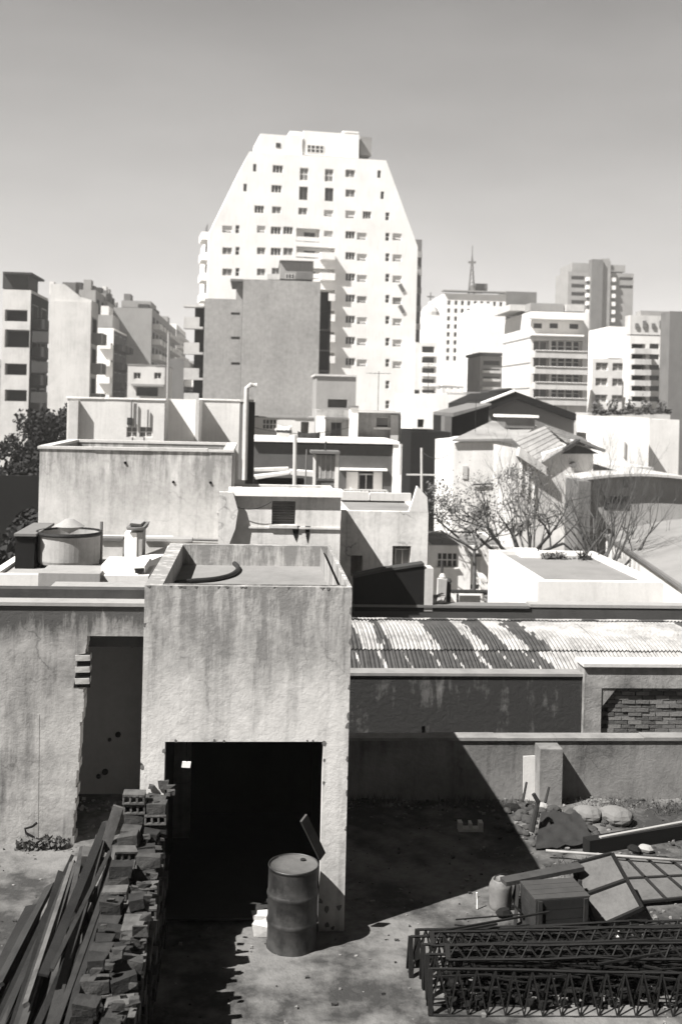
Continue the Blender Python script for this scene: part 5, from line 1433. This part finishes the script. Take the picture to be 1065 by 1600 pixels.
# --- lattice joists
JM = RUST
jsp = thing
def joist(name, label, x, y, L_, hgt, ang, z0=0.0, w_=.16, seed=0):
    P = G(x, y, z0); root = thing(name, label, 'lattice joist', P, ang + random.uniform(-.035, .035), 'steel lattice joists lying side by side at the lower right')
    root.rotation_euler = (random.uniform(-.08, .08), random.uniform(-.012, .006), root.rotation_euler[2])
    ch_ = [(0, 0, 0), (0, w_, 0), (0, w_ / 2, hgt)]
    for c_ in ch_:
        MB().tube([(L_ * k / 8, c_[1] + (random.uniform(-.012, .012) if 0 < k < 8 else 0), c_[2] + (random.uniform(-.012, .012) if 0 < k < 8 else 0)) for k in range(9)], .016, 5).build('chord', JM, root)
    wbm = MB(); n_ = int(L_ / .19); 
    for k in range(n_):
        x0 = L_ * k / n_; x1 = L_ * (k + .5) / n_; x2 = L_ * (k + 1) / n_
        for yy in (0, w_):
            wbm.bar((x0, yy, .0), (x1, w_ / 2, hgt), .014); wbm.bar((x1, w_ / 2, hgt), (x2, yy, 0), .014)
    wbm.build('web', JM, root)
    MB().bar((0, 0, .0), (0, w_ / 2, hgt), .05, .03).bar((0, w_, 0), (0, w_ / 2, hgt), .05, .03).bar((.01, 0, 0.0), (.01, w_, 0), .03, .05).build('end_plate', JM, root)
    return root
jl = ['frontmost steel lattice joist at the bottom edge', 'second steel lattice joist from the bottom edge', 'third steel lattice joist, its end staggered back', 'steel lattice joist with its end farthest left', 'fifth steel lattice joist from the bottom edge', 'rearmost low steel lattice joist next to the crate']
jd = [(672, 1586, 0.0, .42), (668, 1562, 0.0, .42), (662, 1545, 0.0, .42), (642, 1530, 0.0, .42), (652, 1515, 0.0, .4), (696, 1492, 0.0, .24)]
for k, (x, y, z0, hg) in enumerate(jd): joist('lattice_joist', jl[k], x, y, 4.2, hg, .05 + .01 * k, z0, .19)
jd2 = [(700, 1560, .43), (676, 1538, .43)]
jl2 = ['upper steel lattice joist lying crosswise on the front ones', 'upper steel lattice joist resting behind the crosswise one']
for k, (x, y, z0) in enumerate(jd2): joist('lattice_joist', jl2[k], x, y - 60, 4.0, .1, .045 + .02 * k, z0, .2)
random.seed(6)
jr = MB()
for k in range(500):
    P = G(random.uniform(690, 1060), random.uniform(1478, 1580)); P.z = random.uniform(.0, .08)
    s_ = random.uniform(.02, .06); jr.box(P.x, P.x + s_ * 1.4, P.y, P.y + s_, P.z, P.z + s_, jit=.012)
for k in range(260):
    P = G(random.uniform(690, 1070), random.uniform(1476, 1560)); a = random.uniform(-.3, .3); l_ = random.uniform(.15, .8); P.z = random.uniform(.02, .3)
    jr.bar(P, P + Vector((l_ * math.cos(a), l_ * math.sin(a), random.uniform(-.03, .05))), .012)
for k in range(80):
    P = G(random.uniform(670, 1040), random.uniform(1512, 1575)); P.z = random.uniform(.25, .45); a = random.gauss(.06, .16); l_ = random.uniform(.2, 1.3)
    jr.bar(P, P + Vector((l_ * math.cos(a), l_ * math.sin(a), random.uniform(-.1, .08))), random.choice((.012, .02)))
kind(jr.build('scrap_litter', VDARK), 'stuff')
# --- crate
cr_ = thing('wooden_crate', 'dark wooden crate with a paler lid behind the joists', 'crate', G(838, 1470), .2)
cw_, cd_, chh = .62, .5, .46
for k in range(4):
    z_ = chh * k / 4
    MB().box(0, cw_, 0, .02, z_ + .004, z_ + chh / 4 - .004, jit=.002).build('board', WD[0], cr_); MB().box(0, cw_, cd_ - .02, cd_, z_ + .004, z_ + chh / 4 - .004).build('board', WD[0], cr_)
    MB().box(-.022, -.002, .0, cd_, z_ + .004, z_ + chh / 4 - .004).build('board', WD[1], cr_); MB().box(cw_ + .002, cw_ + .022, .0, cd_, z_ + .004, z_ + chh / 4 - .004).build('board', WD[0], cr_)
for k in range(4): MB().box(-.03, cw_ + .03, cd_ * k / 4 + .003, cd_ * (k + 1) / 4 - .003, chh + .003, chh + .022, jit=.002).build('lid_board', grime('pale_lid_board', .04, dark=.5, var=.6, scale=4, streak=0), cr_)  # lid boards paler than the sides
for xx in (.0, cw_ - .05): MB().box(xx, xx + .05, -.024, -.002, 0, chh).build('batten', WD[1], cr_)
P = cr_.location
lg = thing('trestle', 'worn trestle with a slanting leg left of the crate', 'trestle', G(800, 1440), .1)
A0 = Vector((0, 0, .42)); 
MB().bar((-.1, .1, .44), (.95, .35, .5), .16, .05).build('top_board', WD[2], lg)
for (xa, ya) in ((.0, -.12), (.06, .3), (.8, .05)): MB().bar((xa, ya, 0), (xa + .07, ya * .5 + .1, .43), .04).build('leg', WD[1], lg)
# --- water can
cn_ = thing('milk_churn', 'pale round metal can with a crooked top standing at the shadow edge', 'can', G(781, 1418), .4)
MB().lathe([(0, 0), (.125, 0), (.135, .01), (.138, .06), (.14, .2), (.143, .27), (.138, .30), (.115, .34), (.11, .355), (.09, .36), (.085, .33), (0, .32)], 32, wob=lambda a, z: .03 * math.sin(2 * a + 1) + .02 * math.sin(5 * a) * (z > .25)).build('body', grime('dull_tin', .16, dark=.35, var=.5, scale=6, streak=.3, rough=.6), cn_, smooth=True)
MB().tube([(-.11, 0, .33), (-.08, .0, .40), (.0, 0, .415), (.08, 0, .40), (.11, 0, .33)], .008, 6).build('handle', DMETAL, cn_)
# curled hose from the trestle
hp = [G(800, 1412, .3), G(812, 1425, .2), G(822, 1440, .05), G(812, 1447, .03), G(800, 1452, .03), G(795, 1444, .03)]
o = MB().tube(smooth(hp), .014, 6).build('short_hose', plain('black_rubber', .015, .6), smooth=True); tag(o, 'short black hose curling on the ground beside the pale can', 'hose')
o = MB().tube([(0, 0, 0), (.0, .01, .12), (-.01, 0, .2)], .011, 6).build('marker_stick', OFFW); o.location = G(745, 1420); tag(o, 'little white stick standing at the edge of the black shadow', 'stick')
for x, y, lb_ in ((786, 1432, 'small dark stone near the foot of the pale can'), (805, 1468, 'dark stone lying beside the joists and the crate'), (990, 1332, 'dark stone with a pale end on the light ground near the pole'), (1008, 1331, 'pale stone lying against the dark stone near the pole')):
    m_ = MB(); m_.lathe([(0, 0), (.07, .01), (.09, .05), (.06, .09), (0, .1)], 10, wob=lambda a, z: .25 * math.sin(2 * a + x) + .12 * math.sin(5 * a))
    o = m_.build('stone', VDARK if 'dark' in lb_[:12] else GREY); o.location = G(x, y) ; tag(o, lb_, 'stone')
# round flat stone
bo = thing('glass_bottle', 'pale glass bottle standing in front of the leaning panel', 'bottle', G(965, 1492), 0)
MB().lathe([(0, 0), (.035, 0), (.037, .02), (.037, .15), (.03, .19), (.013, .23), (.012, .29), (0, .29)], 18).build('bottle_body', plain('pale_glass', .5, .15), bo, smooth=True); MB().lathe([(0.0, .30), (.015, .30), (.015, .275)], 10).build('cap', WHITE, bo)

# --- framed panels leaning over the ground at the right
fp = thing('framed_panel', 'large pale sheet panel in a dark frame leaning tilted on the ground at the right', 'panel', G(930, 1452), 0)
O = Vector(fp.location)
c00 = Vector((0, 0, 0)); c10 = G(1002, 1420, .2) - O; c01 = G(893, 1352, .45) - O; c11 = G(955, 1335, .6) - O
PNM = grime('pale_sheet', .1, dark=.5, var=.5, scale=2, streak=0, fine=20, speck=.5)
def lerp2(s_, t_): return c00.lerp(c10, s_).lerp(c01.lerp(c11, s_), t_)
for (s0, s1, t0_, t1_) in ((.03, .97, .03, .46), (.03, .97, .54, .97)):
    a, b, c, d = lerp2(s0, t0_), lerp2(s1, t0_), lerp2(s1, t1_), lerp2(s0, t1_); sheet(a, b, c, d, .015).build('sheet', PNM, fp)
for a, b in (((0, 0), (1, 0)), ((0, 1), (1, 1)), ((0, 0), (0, 1)), ((1, 0), (1, 1)), ((0, .5), (1, .5))):
    MB().bar(lerp2(*a) + Vector((0, 0, .01)), lerp2(*b) + Vector((0, 0, .01)), .045, .04).build('frame_bar', VDARK, fp)
for (sx, tx) in ((.05, .95), (.95, .95)):
    p_ = lerp2(sx, tx); MB().bar(p_, Vector((p_.x, p_.y, -O.z)), .04).build('prop', WD[0], fp)
fp2 = thing('framed_panel', 'second pale framed panel lying flat behind the leaning one at the right edge', 'panel', G(965, 1400), 0)
O = Vector(fp2.location); q0 = G(1000, 1412, .04) - O; q1 = G(1120, 1400, .04) - O; q2 = G(1040, 1342, .04) - O; q3 = G(945, 1342, .04) - O
sheet(q0, q1, q2, q3, .012).build('sheet', PNM, fp2)
for a, b in ((q0, q1), (q1, q2), (q2, q3), (q3, q0), (q0.lerp(q1, .33), q3.lerp(q2, .33)), (q0.lerp(q1, .66), q3.lerp(q2, .66)), (q0.lerp(q3, .5), q1.lerp(q2, .5))):
    MB().bar(a + Vector((0, 0, .02)), b + Vector((0, 0, .02)), .035, .03).build('frame_bar', DMETAL, fp2)
# --- pole lying across, kerb beam, rubble, sticks
def ground_bar(name, label, cat, x0, y0, z0, x1, y1, z1, w_, h_, mat, rnd=False):
    A = G(x0, y0, z0); B = G(x1, y1, z1)
    m_ = MB().tube([(0, 0, 0), (B - A) * .33, (B - A) * .66, B - A], [w_, w_ * .95, w_ * 1.05, w_], 8) if rnd else MB().bar((0, 0, 0), B - A, w_, h_)
    o = m_.build(name, mat, smooth=rnd); o.location = A; return tag(o, label, cat)
ground_bar('long_pole', 'long thin pale pole lying across the ground below the kerb beam', 'pole', 852, 1329, .12, 1070, 1345, .12, .018, .02, GREY, True)
kb_ = thing('kerb_beam', 'heavy dark timber beam with a pale top along the foot of the parapet wall', 'beam', G(880, 1335), 0)
O = Vector(kb_.location); A = G(915, 1322, .1) - O; B = G(1120, 1288, .1) - O
MB().bar(A, B, .16, .2).build('beam', VDARK, kb_); MB().bar(A + Vector((0.2, .04, .112)), B + Vector((0, .04, .112)), .05, .02).build('pale_edge', GREY, kb_)
random.seed(2)
rbb = MB()
def lump(m_, P, r):
    seed_ = random.random() * 10
    m_.lathe([(0, -r * .2), (r * .75, 0), (r * .97, r * .25), (r, r * .45), (r * .9, r * .65), (r * .6, r * .88), (r * .3, r * .97), (0, r)], 13, tuple(P), wob=lambda a, z: .2 * math.sin(2 * a + seed_) + .12 * math.sin(3 * a + seed_ * 2 + z / r) + .07 * math.sin(7 * a + 5 * z / r))
for k in range(90):
    t_ = random.random(); P = G(795 + 150 * t_ + random.gauss(0, 8), 1292 + 34 * t_ * 0 + random.gauss(0, 15)); P.z = 0; lump(rbb, P, random.uniform(.03, .1))
kind(rbb.build('rubble_heap', grime('rubble', .05, dark=.4, var=.7, scale=3, streak=0, bump=.8)), 'stuff')
for x, y, r, mt, lb_ in ((918, 1275, .17, MID, 'large rounded dark boulder against the parapet wall near the buttress'), (962, 1280, .2, MID, 'large pale plaster boulder against the parapet wall'), (892, 1275, .12, DARK, 'smaller dark boulder between buttress and large rounded boulder'), (822, 1262, .1, DARK, 'dark lump at the foot of the white board'), (800, 1262, .1, VDARK, 'black lump left of the white board'), (846, 1258, .08, GREY, 'pale lump right of the white board')):
    m_ = MB(); lump(m_, (0, 0, 0), r); m_.v = [(a * 1.2, b, c * 1.25) for a, b, c in m_.v]; o = m_.build('boulder', mt); o.location = G(x, y + 6); tag(o, lb_, 'boulder')
tb = thing('tarpaulin', 'rumpled dark sheet of roofing felt lying over the rubble', 'felt sheet', G(835, 1325), 0)
O = Vector(tb.location); q0, q1, q2, q3 = G(835, 1326, .03) - O, G(930, 1318, .08) - O, G(905, 1270, .25) - O, G(845, 1268, .25) - O
m_ = MB(); nn = 14
for i in range(nn + 1):
    for j in range(nn + 1):
        p_ = q0.lerp(q1, i / nn).lerp(q3.lerp(q2, i / nn), j / nn); p_.z += .06 * noise.noise(Vector((i * .5, j * .4, 2))); m_.v.append(tuple(p_))
for i in range(nn):
    for j in range(nn):
        a_ = i * (nn + 1) + j; m_.f.append((a_, a_ + nn + 1, a_ + nn + 2, a_ + 1)); m_.mi.append(0)
m_.build('sheet', grime('felt', .02, dark=.5, var=.6, scale=4, streak=0), tb, fix=False, smooth=True)
def stick(label, x0, y0, x1, y1, Y, r, mat, name='stick', dy=.15):
    A = at(x0, y0, Y); B = at(x1, y1, Y + dy); o = MB().tube([(0, 0, 0), B - A], [r, r * .8], 7).build(name, mat); o.location = A; return tag(o, label, 'stick')
stick('thin stick leaning on the parapet wall left of the white board', 816, 1252, 822, 1222, 16.6, .022, WD[1])
stick('thin stick leaning between white board and buttress', 851, 1254, 857, 1230, 16.4, .022, WD[1])
stick('thick forked dark stick standing in the rubble in front of the white board', 829, 1300, 840, 1250, 15.6, .045, WD[1])
o = bpy.data.objects.new('tmp', None)
MB().tube([(.1, 0, .42), (.02, 0, .55)], .03, 6).build('fork', WD[1], COL.objects[[q_.name for q_ in COL.objects].index([q_.name for q_ in COL.objects if q_.name.startswith('stick')][-1])])
bpy.data.objects.remove(o)
stick('bent black rod beside the crate standing among the joists', 862, 1488, 858, 1462, 12.2, .012, RUST, 'bent_rod')
# cinder block in the shade
cb_ = thing('cinder_block', 'grey hollow block lying in the black shadow before the parapet wall', 'block', G(716, 1300), .05)
MB().box(0, .36, 0, .14, 0, .04).box(0, .06, .003, .137, .041, .13).box(.3, .36, .003, .137, .041, .13).box(.16, .2, .003, .137, .041, .12).build('block_body', PALE, cb_)
random.seed(19)
cm = MB()
for k in range(2600):
    u, v = random.uniform(-6, 8), random.uniform(-9, -.1)
    if random.random() < .3: v = -abs(random.gauss(0, .25))
    elif random.random() < .25: u = random.gauss(3.6, 1.2); v = random.uniform(-5, -1)
    P = fy.w(u, v, yz(u, v)); s_ = random.choice((.01, .014, .02, .03)) * random.uniform(.7, 1.3)
    cm.box(P.x, P.x + s_ * 1.4, P.y, P.y + s_, P.z - .005, P.z + s_ * .8, jit=s_ * .3, mi=k % 3)
kind(cm.build('gravel_crumbs', [MID, grime('crumb_grey', .2, streak=0), DARK], fix=False), 'stuff')
tuft = MB()
for k in range(1500):
    c_ = random.choice(((1.9, -.25), (2.6, -.4), (4.2, -.3), (5.2, -.5), (-2.2, -.2), (.6, -.15), (3.2, -2.6), (4.6, -4.4)))
    P = fy.w(c_[0] + random.gauss(0, .25), min(-.06, c_[1] + random.gauss(0, .12)), 0); h_ = random.uniform(.04, .16); dx = random.gauss(0, .05)
    tuft.tri(P, P + Vector((.012, 0, 0)), P + Vector((dx, random.gauss(0, .04), h_)))
kind(tuft.build('dry_grass', plain('dry_grass_blades', .05, .9), fix=False), 'stuff')

# --- aerials, wires and tanks on the roofs
def aerial(label, x, y, Y, h, n_el, mat=DMETAL):
    P = at(x, y, Y); root = thing('roof_aerial', label, 'aerial', P, random.uniform(-.5, .5), 'television aerials on the roofs')
    r_ = .0002 * Y + .004
    MB().tube([(0, 0, -.1), (0, 0, h)], r_, 5).build('mast', mat, root)
    a = MB(); a.bar((-.5, 0, h - .1), (.6, 0, h - .1), r_ * 1.3)
    for k in range(n_el): a.bar((-.5 + 1.1 * k / n_el, -.35, h - .1), (-.5 + 1.1 * k / n_el, .35, h - .1), r_)
    a.build('elements', mat, root)
for q_ in (
           ('aerial on the terrace rooms before the white tower', 590, 640, 51, 1.8, 5), 
           ('aerial on the white shed roof', 742, 672, 62, 1.8, 5), ('aerial on the white house stepping to the lane', 668, 614, 96, 2.6, 5),
           ): aerial(*q_)
def cable(label, x0, y0, Y0, x1, y1, Y1, sag, r=.012):
    A = at(x0, y0, Y0); B = at(x1, y1, Y1)
    pts = [(B - A) * (k / 16) + Vector((0, 0, -4 * sag * (k / 16) * (1 - k / 16))) for k in range(17)]
    o = MB().tube(pts, r, 4).build('cable', DMETAL, fix=False); o.location = A; tag(o, label, 'cable')
cable('thin cable sagging from the street pole to the white shed', 658, 705, 62, 712, 700, 60, .5, .02)
cable('thin cable hanging along the face of the terrace house', 365, 790, 23.9, 424, 784, 23.9, .12, .008)
cable('clothes line strung over the brick house terrace', 398, 668, 45.5, 545, 668, 45.5, .25, .012)

# ================================================================== AIR: city haze over the far blocks
hz = MB().box(-420, 420, -30, 760, GZ - 1, 62).build('haze', None)
hm = bpy.data.materials.new('city_haze'); hm.use_nodes = True; hn = hm.node_tree; hn.nodes.clear()
ho = hn.nodes.new('ShaderNodeOutputMaterial'); hp_ = hn.nodes.new('ShaderNodeVolumePrincipled')
hp_.inputs['Density'].default_value = .00065; hp_.inputs['Color'].default_value = (.97, .95, .92, 1); hp_.inputs['Anisotropy'].default_value = .3
hn.links.new(hp_.outputs[0], ho.inputs['Volume'])
hz.data.materials.clear(); hz.data.materials.append(hm); kind(hz, 'stuff')
for o in COL.objects:
    if o.parent is None and 'category' in o and 'kind' not in o: o['kind'] = 'thing'
